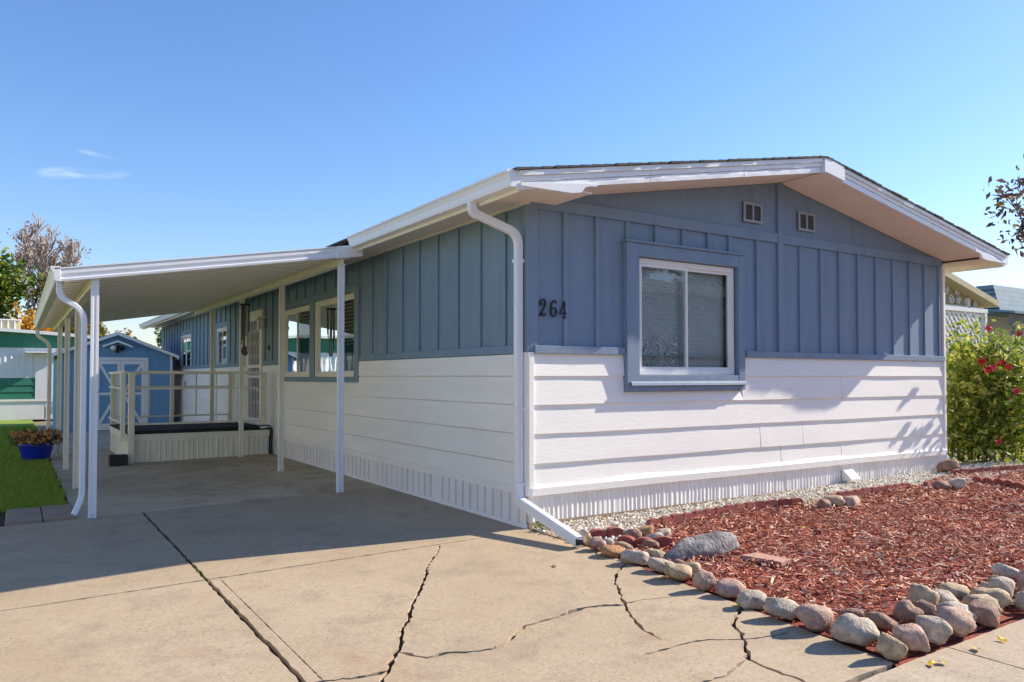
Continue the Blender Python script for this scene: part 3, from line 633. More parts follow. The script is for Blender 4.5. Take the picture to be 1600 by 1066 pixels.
for s in (-1, 1):
    f = lambda x: 3.64+s*(x)
    prof = [(4.14, 3.03), (3.60, 3.035), (3.50, 3.052), (3.475, 3.075), (3.45, 3.105), (3.40, 3.122), (3.32, 3.130), (3.30, 3.16), (4.14, 3.06)]
    MB().prism(prof, lambda p, y: (f(p[0]), y, p[1]), -0.632, -0.588).build('scalloped_end_board', 'metal_white', house, bevel=0.003)
# --- house gutters
gp = [(0, 3.02), (0.085, 3.02), (0.092, 3.045), (0.094, 3.085), (0.112, 3.125), (0.128, 3.135), (0.128, 3.155), (0.118, 3.158), (0.112, 3.148), (0.012, 3.148), (0.0, 3.158)]
gm_ = MB(); ys = [-0.615+3.715*i/24 for i in range(25)]; n_ = len(gp)
for y in ys: gm_.v += [(-0.502-p[0]+.006*nz1(y*1.6, p[1]*6, 2)*(p[0] > .05), y, p[1]+.006*nz1(y*.8, 1, 5)) for p in gp]
gm_.f = [(i*n_+j, i*n_+(j+1) % n_, (i+1)*n_+(j+1) % n_, (i+1)*n_+j) for i in range(24) for j in range(n_)]+[tuple(range(n_)), tuple(24*n_+j for j in range(n_))[::-1]]
gutter = gm_.build('gutter', 'metal_white', house)
for y in (0.62, 1.95): MB().prism([(p[0]*1.05-.001, p[1]+(.003 if p[1] > 3.1 else -.004)) for p in gp[:8]]+[(0, 3.15)], lambda p, yy: (-0.502-p[0], yy, p[1]), y, y+.035).build('gutter_strap', 'metal_white', gutter)
MB().prism(gp, lambda p, y: (-0.502-p[0], y, p[1]), 12.6, HY+0.44).build('gutter', 'metal_white', house, bevel=0.002)
MB().prism(gp, lambda p, y: (7.782+p[0], y, p[1]), -0.615, HY+0.44).build('gutter', 'metal_white', house, bevel=0.002)
MB().prism([(-0.004, 3.016), (0.088, 3.016), (0.096, 3.045), (0.098, 3.085), (0.116, 3.125), (0.132, 3.135), (0.132, 3.160), (-0.004, 3.162)], lambda p, y: (-0.502-p[0], y, p[1]), -0.622, -0.614).build('end_cap', 'metal_white', gutter)
# --- downspouts
RECT = [(-0.038, -0.028), (0.038, -0.028), (0.038, 0.028), (-0.038, 0.028)]
def arc(path, rad=0.09, n=6):
    """round the corners of a polyline"""
    P = [Vector(p) for p in path]; o = [P[0]]
    for a, b, c in zip(P[:-2], P[1:-1], P[2:]):
        r = min(rad, (a-b).length*.45, (c-b).length*.45); s = b+(a-b).normalized()*r; e = b+(c-b).normalized()*r
        for i in range(n+1):
            t = i/n; o.append(s*(1-t)**2+b*2*t*(1-t)+e*t*t)
    o.append(P[-1]); return o
def round_rect(w, h, r=0.012, n=2):
    o = []
    for cx, cy, a0 in ((w-r, h-r, 0), (-(w-r), h-r, 90), (-(w-r), -(h-r), 180), (w-r, -(h-r), 270)):
        for i in range(n+1): a = R(a0+90*i/n); o.append((cx+r*math.cos(a), cy+r*math.sin(a)))
    return o
def downspout(path, parent, m, w=0.040, h=0.030, rad=0.14, up=(0, 1, 0.02), ribs=True, name='downspout'):
    A = arc(path, rad, 9); prof = round_rect(w, h)
    ds = MB().sweep(A, prof, up).build(name, m, parent)
    if ribs:
        k = 1
        for i in range(1, len(path)-1):
            rb = MB()
            for q in range(10):
                p = A[k+q]; t = (A[min(k+q+1, len(A)-1)]-A[max(k+q-1, 0)]).normalized()
                rb.sweep([p-t*0.004, p+t*0.004], [(a*1.05, b*1.05) for a, b in prof], up)
            k += 10; rb.build('elbow_ribs', m, ds)
    return ds
dsp = downspout([(-0.555, 0.10, 3.03), (-0.555, 0.10, 2.93), (-0.075, 0.055, 2.77), (-0.075, 0.055, 0.30)], house, 'metal_white', rad=0.11)
for z in (2.50, 1.10, 0.40):
    MB().box(-0.12, -0.03, 0.017, 0.093, z, z+0.03).build('strap', 'metal_white', dsp)
ext = downspout([(-0.075, 0.055, 0.42), (-0.075, 0.050, 0.26), (-0.12, -0.93, 0.055)], house, 'metal_white', w=0.046, h=0.034, rad=0.09, up=(1, 0, 0.02), name='downspout_extension')
MB().box(-0.158, -0.082, -0.934, -0.929, 0.028, 0.085).build('outlet', 'black', ext)
d2 = downspout([(7.60, 0.18, 3.07), (7.60, 0.18, 2.93), (7.335, 0.16, 2.70), (7.335, 0.16, 0.36), (7.42, 0.05, 0.22)], house, 'metal_white', rad=0.05)
MB().box(7.29, 7.385, 0.115, 0.205, 2.55, 2.585).build('strap', 'metal_white', d2)
# --- windows
def window(W, u0, u1, z0, z1, parts, frame='trim_white', depth=0.055, fw=0.055, proud=0.012, blind=True):
    """parts: list of (u0, u1) sashes"""
    fm = MB()
    wbox(fm, W, u0, u1, -depth, proud, z0, z0+fw); wbox(fm, W, u0, u1, -depth, proud, z1-fw, z1)
    wbox(fm, W, u0, u0+fw*.8, -depth, proud, z0+fw, z1-fw); wbox(fm, W, u1-fw*.8, u1, -depth, proud, z0+fw, z1-fw)
    win = fm.build('window', frame, house, bevel=0.003)
    for i, (a, b) in enumerate(parts):
        wi = -0.012-0.014*(i % 2)
        sf = 0.030; sm = MB()
        wbox(sm, W, a, b, wi-0.02, wi+0.012, z0+fw, z0+fw+sf); wbox(sm, W, a, b, wi-0.02, wi+0.012, z1-fw-sf, z1-fw)
        wbox(sm, W, a, a+sf, wi-0.02, wi+0.012, z0+fw+sf, z1-fw-sf); wbox(sm, W, b-sf, b, wi-0.02, wi+0.012, z0+fw+sf, z1-fw-sf)
        sm.build('sash', frame, win)
        MB().add([W(a+sf, wi, z0+fw+sf), W(b-sf, wi, z0+fw+sf), W(b-sf, wi, z1-fw-sf), W(a+sf, wi, z1-fw-sf)], [(0, 1, 2, 3)]).build('pane', 'glass', win)
    return win
UM = 2.07
wf = window(FR, 1.36, 2.82, 1.44, 2.66, [(1.40, UM+0.03), (UM-0.02, 2.78)])
bl = MB(); z = 1.475
while z < 2.58:
    bl.hexa([FR(1.40, -0.115, z), FR(2.78, -0.115, z), FR(2.78, -0.100, z+0.004), FR(1.40, -0.100, z+0.004), FR(1.40, -0.118, z+0.0215), FR(2.78, -0.118, z+0.0215), FR(2.78, -0.116, z+0.0225), FR(1.40, -0.116, z+0.0225)]); z += 0.0235
bl.build('blind', 'blind', wf)
lc = MB(); n = 40
for i in range(n+1):
    u = 1.41+0.63*i/n; w = -0.085+0.012*math.sin(i*0.9)
    lc.v += [FR(u, w, 1.505), FR(u, w, 1.505+0.34+0.05*math.sin(i*.35))]
lc.f = [(2*i, 2*i+2, 2*i+3, 2*i+1) for i in range(n)]
lc.build('lace_curtain', 'lace', wf)
# front window box casing (blue boards standing proud)
wc = MB()
wbox(wc, FR, 1.172, 1.34, -0.002, 0.066, 1.27, 2.80).build('window_casing', 'blue_front', house, bevel=0.003)
wbox(MB(), FR, 2.842, 2.945, -0.002, 0.066, 1.27, 2.80).build('window_casing', 'blue_front', house, bevel=0.003)
wbox(MB(), FR, 1.342, 2.84, -0.002, 0.064, 2.665, 2.80).build('window_casing', 'blue_front', house, bevel=0.003)
wbox(MB(), FR, 1.342, 2.84, -0.002, 0.064, 1.27, 1.435).build('window_casing', 'blue_front', house, bevel=0.003)
wbox(MB(), FR, 1.155, 2.955, -0.002, 0.085, 2.802, 2.826).build('drip_cap', 'blue_front', house, bevel=0.003)
MB().hexa([FR(1.21, 0.064, 1.33), FR(2.945, 0.064, 1.33), FR(2.945, 0.095, 1.33), FR(1.21, 0.095, 1.33), FR(1.21, 0.064, 1.375), FR(2.945, 0.064, 1.375), FR(2.945, 0.088, 1.358), FR(1.21, 0.088, 1.358)]).build('window_sill', 'blue_front', house, bevel=0.002)
# driveway-side windows
w1 = window(LF, 4.37, 6.10, 1.42, 2.62, [(4.41, 5.10), (5.06, 6.06)], 'cream')
w2 = window(LF, 6.33, 7.86, 1.42, 2.60, [(6.37, 7.10), (7.06, 7.82)], 'cream')
for a, b, z0, z1 in ((4.21, 4.37, 1.34, 2.72), (6.10, 6.33, 1.34, 2.72), (7.86, 8.02, 1.34, 2.72)): trim(LF, a+0.001, b-0.001, z0, z1, 0.032, 'blue_side', 'window_casing')
for a, b in ((4.371, 6.099), (6.331, 7.859)):
    trim(LF, a, b, 2.625, 2.72, 0.030, 'blue_side', 'window_casing'); trim(LF, a, b, 1.34, 1.417, 0.036, 'blue_side', 'window_casing')
w3 = window(LF, 12.28, 13.28, 1.66, 2.56, [(12.32, 12.80), (12.77, 13.24)], 'trim_white', fw=0.05)
w4 = window(LF, 16.55, 18.05, 1.62, 2.60, [(16.59, 17.32), (17.28, 18.01)], 'trim_white', fw=0.05)
trim(LF, 16.59, 17.30, 2.12, 2.16, 0.012, 'trim_white', 'muntin', w0=-0.03)
# blinds hung inside the driveway-side windows (upper slats)
for a, b, zt, zb_ in ((4.42, 6.05, 2.54, 1.9), (6.38, 7.80, 2.52, 2.2)):
    bl = MB(); z = zb_
    while z < zt:
        bl.hexa([LF(a, -0.13, z), LF(b, -0.13, z), LF(b, -0.10, z+0.006), LF(a, -0.10, z+0.006), LF(a, -0.13, z+0.002), LF(b, -0.13, z+0.002), LF(b, -0.10, z+0.008), LF(a, -0.10, z+0.008)]); z += 0.055
    bl.build('blind', 'blind', w1 if a < 5 else w2)
# --- security door with iron scrollwork
door = MB()
for a, b, c, d in ((9.28, 9.40, .47, 2.66), (10.24, 10.36, .47, 2.66), (9.40, 10.24, .47, .60), (9.40, 10.24, 2.54, 2.66), (9.40, 10.24, 1.60, 1.66), (9.40, 10.24, 1.40, 1.45)): wbox(door, LF, a, b, -0.03, 0.03, c, d)
door = door.build('security_door', 'trim_white', house, bevel=0.003)
wbox(MB(), LF, 9.40, 10.24, -0.07, -0.05, .60, 2.54).build('door_leaf', 'dark_void', door)
for i in range(7):
    u = 9.46+i*0.12
    MB().tube([LF(u, 0.0, .60), LF(u, 0.0, 2.54)], 0.010, 6, up=(1, 0, 0)).build('iron_bar', 'trim_white', door)
def scroll(W, cu, cz, r, s, par, m, w=0.0, th=0.006, name='iron_scroll'):
    P = []
    for i in range(26):
        t = i/25; a = s*t*math.pi*3.2; k = r*(1-0.78*t); P.append(W(cu+k*math.cos(a), w, cz+k*math.sin(a)))
    return MB().tube(P, th, 5, up=(0.3, 0.9, 0.2)).build(name, m, par)
for zc in (0.9, 1.15, 1.52, 1.85, 2.1, 2.35):
    for u in (9.58, 9.82, 10.06): scroll(LF, u, zc, 0.055, 1 if zc < 1.5 else -1, door, 'trim_white', 0.005)
MB().tube([LF(9.44, 0.03, 1.50), LF(9.44, 0.075, 1.50), LF(9.50, 0.075, 1.50)], 0.012, 6).build('handle', 'chrome', door)
for a, b, c, d in ((9.20, 9.28, .47, 2.74), (10.36, 10.44, .47, 2.74), (9.28, 10.36, 2.66, 2.74)): wbox(MB(), LF, a+.001, b-.001, -.003, 0.04, c, d-.001).build('door_jamb', 'cream', house)
lamp = MB().tube([LF(9.02, 0.0, 2.56), LF(9.02, 0.08, 2.60), LF(9.02, 0.14, 2.56), LF(9.02, 0.14, 2.50)], 0.012, 6, up=(0, 1, 0)).build('wall_lamp', 'cream', house)
MB().prism([(0.05*math.cos(a*math.pi/3), 0.05*math.sin(a*math.pi/3)) for a in range(6)], lambda p, z: (-0.14+p[0]*(1 if z < 2.4 else .7), 9.02+p[1]*(1 if z < 2.4 else .7), z), 2.34, 2.50).build('lantern', 'flood_white', lamp)
MB().prism([(0.075*math.cos(a*math.pi/3), 0.075*math.sin(a*math.pi/3)) for a in range(6)], lambda p, z: (-0.14+p[0]*(1 if z < 2.52 else .2), 9.02+p[1]*(1 if z < 2.52 else .2), z), 2.50, 2.57).build('lantern_cap', 'cream', lamp)
wbox(MB(), LF, 8.78, 8.84, -.003, 0.02, 1.93, 2.02).build('door_bell', 'black', house)
wbox(MB(), LF, 17.2, 17.27, 0.01, 0.035, 1.18, 1.28).build('outlet_cover', 'black', house)
# --- house number digits, cast strokes of changing width
def digit(pts, u0, z0, sx, sz, par):
    Lp, Rp = [], []
    P = [Vector((p[0], p[1])) for p in pts]
    for i, p in enumerate(P):
        t = (P[min(i+1, len(P)-1)]-P[max(i-1, 0)]).normalized(); nrm = Vector((-t.y, t.x)); w = pts[i][2]*.78
        Lp.append(p+nrm*w); Rp.append(p-nrm*w)
    n = len(P); mb = MB(); vs = []
    for w in (0.012, 0.024):
        for q in Lp+Rp: vs.append(FR(u0+q.x*sx, w, z0+q.y*sz))
    fs = []
    for i in range(n-1):
        fs += [(i, i+1, n+i+1, n+i), (2*n+i, 3*n+i, 3*n+i+1, 2*n+i+1), (i, 2*n+i, 2*n+i+1, i+1), (n+i, n+i+1, 3*n+i+1, 3*n+i)]
    fs += [(0, n, 3*n, 2*n), (n-1, 3*n-1, 4*n-1, 2*n-1)]
    return mb.add(vs, fs)
def spline(P, k=5):
    o = []
    for i in range(len(P)-1):
        a, b, c, d = P[max(i-1, 0)], P[i], P[i+1], P[min(i+2, len(P)-1)]
        for j in range(k):
            t = j/k; o.append(tuple(0.5*(2*b[q]+(c[q]-a[q])*t+(2*a[q]-5*b[q]+4*c[q]-d[q])*t*t+(-a[q]+3*b[q]-3*c[q]+d[q])*t**3) for q in range(3)))
    o.append(P[-1]); return o
D2 = spline([(.30, .72, .10), (.14, .70, .10), (.10, .84, .06), (.28, .97, .045), (.52, .92, .08), (.60, .72, .10), (.45, .46, .08), (.18, .18, .06), (.04, .03, .05)])
D2b = spline([(.04, .05, .05), (.22, .13, .075), (.42, .06, .085), (.60, .10, .05), (.64, .22, .02)])
D6 = spline([(.58, .82, .09), (.50, .94, .05), (.34, .97, .045), (.14, .80, .08), (.06, .50, .10), (.08, .20, .08), (.30, .03, .045), (.54, .14, .07), (.60, .33, .09), (.48, .54, .05), (.28, .55, .035), (.14, .42, .03)])
D4 = spline([(.46, .99, .07), (.30, .66, .055), (.04, .30, .04), (.10, .26, .045), (.40, .28, .05), (.74, .30, .05)]); D4b = spline([(.50, .98, .085), (.50, .5, .085), (.50, .12, .085), (.42, .01, .06), (.62, .02, .05)])
nums = thing  # digits are parts of the house
for u, zz, strokes in ((0.115, 1.985, (D2, D2b)), (0.245, 1.98, (D6,)), (0.355, 1.975, (D4, D4b))):
    mb = MB()
    for st in strokes:
        q = digit(st, u, zz+.012, 0.115, 0.165, house); mb.add(q.v, q.f)
    mb.build('number_digit', 'black', house)
# --- vent hood on the skirting
hood = MB().prism([(0.018, 0.09), (0.15, 0.11), (0.15, 0.135), (0.05, 0.23), (0.018, 0.235)], lambda p, u: FR(u, p[0], p[1]), 4.80, 4.99).build('vent_hood', 'trim_white', house, bevel=0.004)
# small ridge vent housing
rv = MB().prism([(-0.42, 0.0), (0.42, 0.0), (0.0, 0.30)], lambda p, y: (1.0+p[0], y, 4.55+p[1]-0.12), 16.2, 17.0).build('roof_vent', 'shingle', house)
MB().box(0.70, 1.30, 16.3, 16.9, rtop(1.0)-0.15, 4.44).build('vent_curb', 'meter_grey', rv)

# ================================================================== CARPORT
cp = thing('carport', 'cream metal carport cover with slender posts attached to the blue mobile home', 'carport', (-2.0, 7.8, -0.04))
PY = [3.19, 5.72, 8.16, 10.60]
def cz(x): return 2.935+0.166*(x+0.5)        # underside of the pans
Y0, Y1 = 3.12, 12.45
X0, X1 = -3.66, -0.44
pitch = (Y1-Y0)/31
pan = None
for k in range(31):
    y0 = Y0+k*pitch
    prof = [(0.0, 0.0), (0.045, 0.0), (0.048, 0.006), (0.056, 0.006), (0.059, 0.0), (0.11, 0.0), (0.125, 0.062), (0.19, 0.062), (0.193, 0.056), (0.205, 0.056), (0.208, 0.062), (0.286, 0.062), (0.3005, 0.0)]
    if pan is None:
        mb = MB()
        for th in (0, 0.0035):
            for x in (X0, X1): mb.v += [(x, y0+p[0], cz(x)+p[1]+th) for p in prof]
        n = len(prof)
        mb.f = [(i, i+1, n+i+1, n+i) for i in range(n-1)]+[(2*n+i, 3*n+i, 3*n+i+1, 2*n+i+1) for i in range(n-1)]+[(i, 2*n+i, 2*n+i+1, i+1) for i in range(n-1)]
        pan = mb.build('roof_pan', 'cream_roof', cp)
    else:
        o = pan.copy(); C.objects.link(o); o.location = pan.location + Vector((0, k*pitch, 0))
PR = [(-0.042, -0.030), (-0.030, -0.042), (0.030, -0.042), (0.042, -0.030), (0.042, 0.030), (0.030, 0.042), (-0.030, 0.042), (-0.042, 0.030)]
for x, nm in ((-3.36, 'L'), (-0.66, 'R')):
    for i, y in enumerate(PY):
        first = i == 0 and nm == 'L'
        zt = cz(x)-(0.004 if first else 0.105)
        p = MB()
        p.prism([(-0.038, -0.028), (-0.012, -0.028), (-0.010, -0.022), (0.010, -0.022), (0.012, -0.028), (0.038, -0.028), (0.038, 0.028), (-0.038, 0.028)], lambda q, z: (x+q[0], y+q[1], z), gz(x)-0.002, zt)
        post = p.build('post', 'cream' if not (i == 0) else 'metal_white', cp, bevel=0.002)
        MB().tube([(x, y-0.028, gz(x)+0.035), (x, y-0.036, gz(x)+0.035)], 0.008, 6).build('anchor_bolt', 'meter_grey', post)
        MB().box(x-0.06, x+0.06, y-0.05, y+0.05, gz(x)-0.002, gz(x)+0.006).build('base_plate', 'meter_grey', post)
for x, ya in ((-3.36, 3.24), (-0.66, 3.15)):
    b = MB().prism([(-0.05, -0.005), (-0.05, -0.022), (-0.020, -0.030), (-0.020, -0.085), (-0.045, -0.092), (-0.045, -0.104), (0.045, -0.104), (0.045, -0.092), (0.020, -0.085), (0.020, -0.030), (0.05, -0.022), (0.05, -0.005)], lambda p, y: (x+p[0], y, cz(x)+p[1]-(0.006 if p[1] > -.01 else 0)), ya, Y1-0.05).build('beam', 'cream', cp)
# front fascia with three pressed bands, rear fascia, outer gutter
fp = [(0, -0.012), (-0.030, -0.012), (-0.034, 0.012), (-0.012, 0.020), (-0.012, 0.058), (-0.028, 0.066), (-0.028, 0.096), (-0.012, 0.102), (-0.012, 0.112), (-0.036, 0.118), (-0.036, 0.130), (0.0, 0.130)]
fas = MB()
A = [(-3.735, Y0+q[0], cz(-3.735)+q[1]) for q in fp]; B = [(-0.72, Y0+q[0], cz(-0.72)+q[1]) for q in fp]
n = len(fp); fas.add(A+B, [tuple(range(n))[::-1], tuple(range(n, 2*n))]+[(i, (i+1) % n, n+(i+1) % n, n+i) for i in range(n)])
fas.build('front_fascia', 'metal_white', cp)
A = [(-0.75, Y0-0.006+q[0]*1.1, cz(-0.75)+q[1]) for q in ((0, -.02), (-.036, -.02), (-.036, .132), (0, .132))]; B = [(-0.42, Y0-.006+q[0]*1.1, cz(-0.42)+q[1]) for q in ((0, -.02), (-.036, -.02), (-.036, .132), (0, .132))]
MB().add(A+B, [(3, 2, 1, 0), (4, 5, 6, 7)]+[(i, (i+1) % 4, 4+(i+1) % 4, 4+i) for i in range(4)]).build('end_piece', 'metal_white', cp, bevel=0.003)
A = [(-3.70, Y1+q[0], cz(-3.70)+q[1]) for q in ((0, -.012), (.03, -.012), (.03, .12), (0, .12))]; B = [(-0.46, Y1+q[0], cz(-0.46)+q[1]) for q in ((0, -.012), (.03, -.012), (.03, .12), (0, .12))]
MB().add(A+B, [(3, 2, 1, 0), (4, 5, 6, 7)]+[(i, (i+1) % 4, 4+(i+1) % 4, 4+i) for i in range(4)]).build('rear_fascia', 'cream', cp)
zg = cz(-3.66)
gq = [(0.02, -0.012), (-0.060, -0.012), (-0.072, 0.004), (-0.076, 0.060), (-0.096, 0.110), (-0.106, 0.118), (-0.106, 0.132), (-0.094, 0.132), (-0.066, 0.06), (-0.060, 0.008), (0.02, 0.008)]
cg = MB().prism(gq, lambda p, y: (-3.66+p[0], y, zg+p[1]), Y0+0.003, Y1).build('gutter', 'cream_roof', cp)
MB().add([(-3.66+p[0]*1.04, Y0-0.036, zg+p[1]*1.02) for p in ((-.06, -.014), (-.074, .004), (-.078, .06), (-.108, .12), (-.108, .134), (-.02, .134), (-.02, -.014))]+[(-3.66+p[0]*1.04, Y0+0.002, zg+p[1]*1.02) for p in ((-.06, -.014), (-.074, .004), (-.078, .06), (-.108, .12), (-.108, .134), (-.02, .134), (-.02, -.014))], [tuple(range(7))[::-1], tuple(range(7, 14))]+[(i, (i+1) % 7, 7+(i+1) % 7, 7+i) for i in range(7)]).build('corner_cap', 'metal_white', cp, bevel=0.003)
pz = gz(-3.5)
downspout([(-3.685, 3.20, zg), (-3.685, 3.20, zg-0.16), (-3.455, 3.20, zg-0.30), (-3.455, 3.20, 0.16), (-3.53, 3.14, pz+0.06)], cp, 'metal_white', w=0.029, h=0.023, rad=0.13)
downspout([(-3.685, 12.36, zg), (-3.685, 12.36, zg-0.16), (-3.47, 12.36, zg-0.30), (-3.47, 12.36, pz+0.3), (-3.55, 12.30, pz+0.1)], cp, 'cream', w=0.034, h=0.026, rad=0.13)
for i in (1, 2, 3): pass

# ================================================================== PORCH DECK
dk = thing('porch_deck', 'cream raised porch deck with railing and ribbed skirting at the side door', 'porch', (-1.25, 9.8, gz(-1.25)))
DX0, DX1, DY0, DY1, DZ = -2.43, -0.06, 8.46, 11.3, 0.455
DF = lambda u, w, z: (u, DY0-w, z)
ribbed(DF, DX0+0.02, DX1-0.03, -0.035, 0.33, 'cream', 0.085, 0.012, 0.0, 3, dk)
wbox(MB(), DF, DX0, DX1-0.02, -0.03, 0.022, 0.325, DZ-0.012).build('rim_board', 'cream', dk, bevel=0.003)
wbox(MB(), DF, DX0-0.01, DX0+0.035, -0.02, 0.024, -0.03, 0.325).build('skirting_trim', 'cream', dk)
DL = lambda u, w, z: (DX0-w, u, z)
ribbed(DL, DY0+0.02, DY1, -0.04, 0.33, 'cream', 0.085, 0.012, 0.0, 4, dk); wbox(MB(), DL, DY0+0.001, DY1, -0.03, 0.020, 0.326, DZ-0.013).build('rim_board', 'cream', dk)
MB().box(DX0, DX1, DY1-0.04, DY1, -0.04, DZ-0.013).build('rim_board', 'cream', dk)
nb = 17; bw = (DY1-DY0+0.03)/nb
fb = None
for i in range(nb):
    if fb is None: fb = MB().box(DX0-0.02, DX1, DY0-0.03, DY0-0.03+bw-0.006, DZ-0.01, DZ+0.018).build('deck_board', 'black_rubber', dk)
    else:
        o = fb.copy(); C.objects.link(o); o.location = fb.location+Vector((0, i*bw, 0))
MB().prism(edge_wobble([(-2.35, 8.44), (-0.2, 8.43), (-0.2, 10.9), (-2.35, 10.9)], 3, 0.004), lambda p, z: (p[0], p[1], z), DZ+0.019, DZ+0.045).build('rubber_mat', 'black_rubber', dk)
def rpost(x, y, w, z0=-0.04, z1=1.50): return MB().box(x-w/2, x+w/2, y-w/2, y+w/2, z0, z1).build('rail_post', 'cream', dk, bevel=0.004)
rpost(-2.40, DY0-0.055, 0.095, gz(-2.4)-0.002); rpost(-2.515, DY0+0.09, 0.075, DZ-0.12); rpost(-0.20, DY0-0.005, 0.11, DZ+0.018); rpost(-2.40, DY1-0.08, 0.10, DZ+0.018); rpost(-0.16, DY1-0.08, 0.09, DZ+0.018); rpost(-1.32, DY1-0.08, 0.07, DZ+0.018)
for (xa, ya, xb, yb2) in ((-2.35, DY0-0.03, -0.257, DY0-0.005), (-2.348, DY1-0.08, -0.21, DY1-0.08), (-2.47, DY0+0.13, -2.47, DY1-0.13)):
    for z, t in ((1.475, 0.045), (1.205, 0.030), (0.60, 0.030)):
        d = Vector((xb-xa, yb2-ya, 0)).normalized(); nn = Vector((-d.y, d.x, 0))*0.025
        a = Vector((xa, ya, z)); b = Vector((xb, yb2, z))
        MB().hexa([a-nn, b-nn, b+nn, a+nn]+[q+Vector((0, 0, t)) for q in (a-nn, b-nn, b+nn, a+nn)]).build('rail', 'cream', dk, bevel=0.003)
for x, y in ((-1.03, DY0-0.015), (-0.72, DY0-0.012), (-1.75, DY1-0.08), (-0.85, DY1-0.08), (-2.47, 9.2), (-2.47, 9.9), (-2.47, 10.6)):
    MB().box(x-0.014, x+0.014, y-0.014, y+0.014, 0.632, 1.474).build('baluster', 'cream', dk)
# black hose hanging over the end of the deck
hs = MB().tube(arc([(-1.6, 8.405, 0.50), (-0.5, 8.402, 0.515), (-0.09, 8.40, 0.53), (-0.035, 8.40, 0.44), (-0.055, 8.395, 0.2), (-0.045, 8.39, gz(0)+0.012), (-0.06, 8.37, gz(0)+0.012)], 0.08), 0.012, 7).build('cable', 'black_rubber')
setloc(hs, (-0.06, 8.39, 0)); tag(hs, 'black cable draped over the porch deck end by the wall', 'cable')
# black planter box at the deck corner
px, py = -2.60, 8.31; pz = gz(px)
pb = thing('planter_box', 'small square black plastic planter box at the porch deck corner', 'planter', (px, py, pz))
pm = MB()
for a, b, c, d in ((-.135, .135, -.125, -.105), (-.135, .135, .105, .125), (-.135, -.115, -.105, .105), (.115, .135, -.105, .105)): pm.box(px+a, px+b, py+c, py+d, pz, pz+.17)
pm.box(px-.11, px+.11, py-.10, py+.10, pz+.001, pz+.02)
pm.build('tub', 'black', pb, bevel=0.004)
MB().box(px-.112, px+.112, py-.102, py+.102, pz+.02, pz+.13).build('potting_soil', 'soil', pb)
# wind chime under the inner beam
cxw, cyw, czt = -0.74, 7.62, cz(-0.66)-0.104
wc_ = thing('wind_chime', 'dark wind chime with long metal tubes hanging from the carport beam', 'wind chime', (cxw, cyw, 1.75))
MB().tube([(cxw+0.06, cyw, czt+0.004), (cxw, cyw, czt-0.05), (cxw, cyw, czt-0.13)], 0.004, 5).build('cord', 'black', wc_)
MB().prism([(0.085*math.cos(a*math.pi/8), 0.085*math.sin(a*math.pi/8)) for a in range(16)], lambda p, z: (cxw+p[0], cyw+p[1], z), czt-0.16, czt-0.13).build('top_disc', 'black', wc_)
for i in range(6):
    a = i*math.pi/3; l = 0.42+0.07*i
    MB().tube([(cxw+.065*math.cos(a), cyw+.065*math.sin(a), czt-.155), (cxw+.065*math.cos(a), cyw+.065*math.sin(a), czt-.19-l)], 0.012, 8, up=(1, 0, 0)).build('chime_tube', 'meter_grey' if i % 2 else 'black', wc_)
MB().tube([(cxw, cyw, czt-.15), (cxw, cyw, czt-0.86)], 0.003, 5, up=(1, 0, 0)).build('cord', 'black', wc_)
MB().prism([(0.06*math.cos(a*math.pi/8), 0.085*math.sin(a*math.pi/8)) for a in range(16)], lambda p, t: (cxw+p[0]*.83+t*.56, cyw-p[0]*.56+t*.83, czt-0.94+p[1]), -.006, .006).build('wind_catcher', 'black', wc_)

# ================================================================== SHED
sh = thing('garden_shed', 'blue gabled garden shed with white crossed double doors and trim', 'shed', (-1.7, 19.0, gz(-1.7)))
SX0, SX1, SY0, SY1, SZ0 = -3.10, -0.32, 17.6, 20.6, -0.05
SXC = (SX0+SX1)/2
def sz_(x): return 2.60-0.40*abs(x-SXC)
ns = 12
MB().prism([(SX0, SZ0), (SX1, SZ0), (SX1, sz_(SX1)), (SXC, sz_(SXC)), (SX0, sz_(SX0))], lambda p, y: (p[0], y, p[1]), SY0+0.025, SY1).build('wall', 'blue_shed', sh)
bx = [SX0, -2.80, -2.25, -1.7, -0.96, -0.32]
for a, b in zip(bx[:-1], bx[1:]):
    mids = [a+0.002]+([SXC] if a < SXC < b else [])+[b-0.002]
    z0 = 1.965 if (a >= -2.26 and b <= -0.95) else SZ0
    poly = [(a+0.002, z0), (b-0.002, z0)]+[(m_, sz_(m_)) for m_ in reversed(mids)]
    MB().prism(poly, lambda p, y: (p[0], y, p[1]), SY0+0.004, SY0+0.026).build('wall_panel', 'blue_shed', sh)
for s in (-1, 1):
    xe = SXC+s*1.55
    poly = [(SXC, sz_(SXC)+0.002), (xe, sz_(xe)+0.002), (xe, sz_(xe)+0.05), (SXC, sz_(SXC)+0.05)]
    MB().prism(poly, lambda p, y: (p[0], y, p[1]), SY0-0.16, SY1+0.1).build('roof', 'shingle', sh)
    poly = [(SXC+s*0.002, sz_(SXC)-0.045), (xe, sz_(xe)-0.045), (xe, sz_(xe)+0.04), (SXC+s*0.002, sz_(SXC)+0.04)]
    MB().prism(poly, lambda p, y: (p[0], y, p[1]), SY0-0.185, SY0-0.162).build('rake_board', 'trim_white', sh)
    MB().prism([(xe-s*0.02, sz_(xe)-0.07), (xe, sz_(xe)-0.07), (xe, sz_(xe)+0.03), (xe-s*0.02, sz_(xe)+0.03)], lambda p, y: (p[0], y, p[1]), SY0-0.158, SY1+0.1).build('eave_board', 'trim_white', sh)
    xc = SX0 if s < 0 else SX1
    MB().box(xc-0.045*(s > 0)-.012*(s < 0), xc+0.045*(s < 0)+.012*(s > 0), SY0-0.02, SY0+0.003, SZ0, sz_(xc)-0.03).build('corner_trim', 'trim_white', sh)
SD = lambda u, w, z: (u, SY0-w, z)
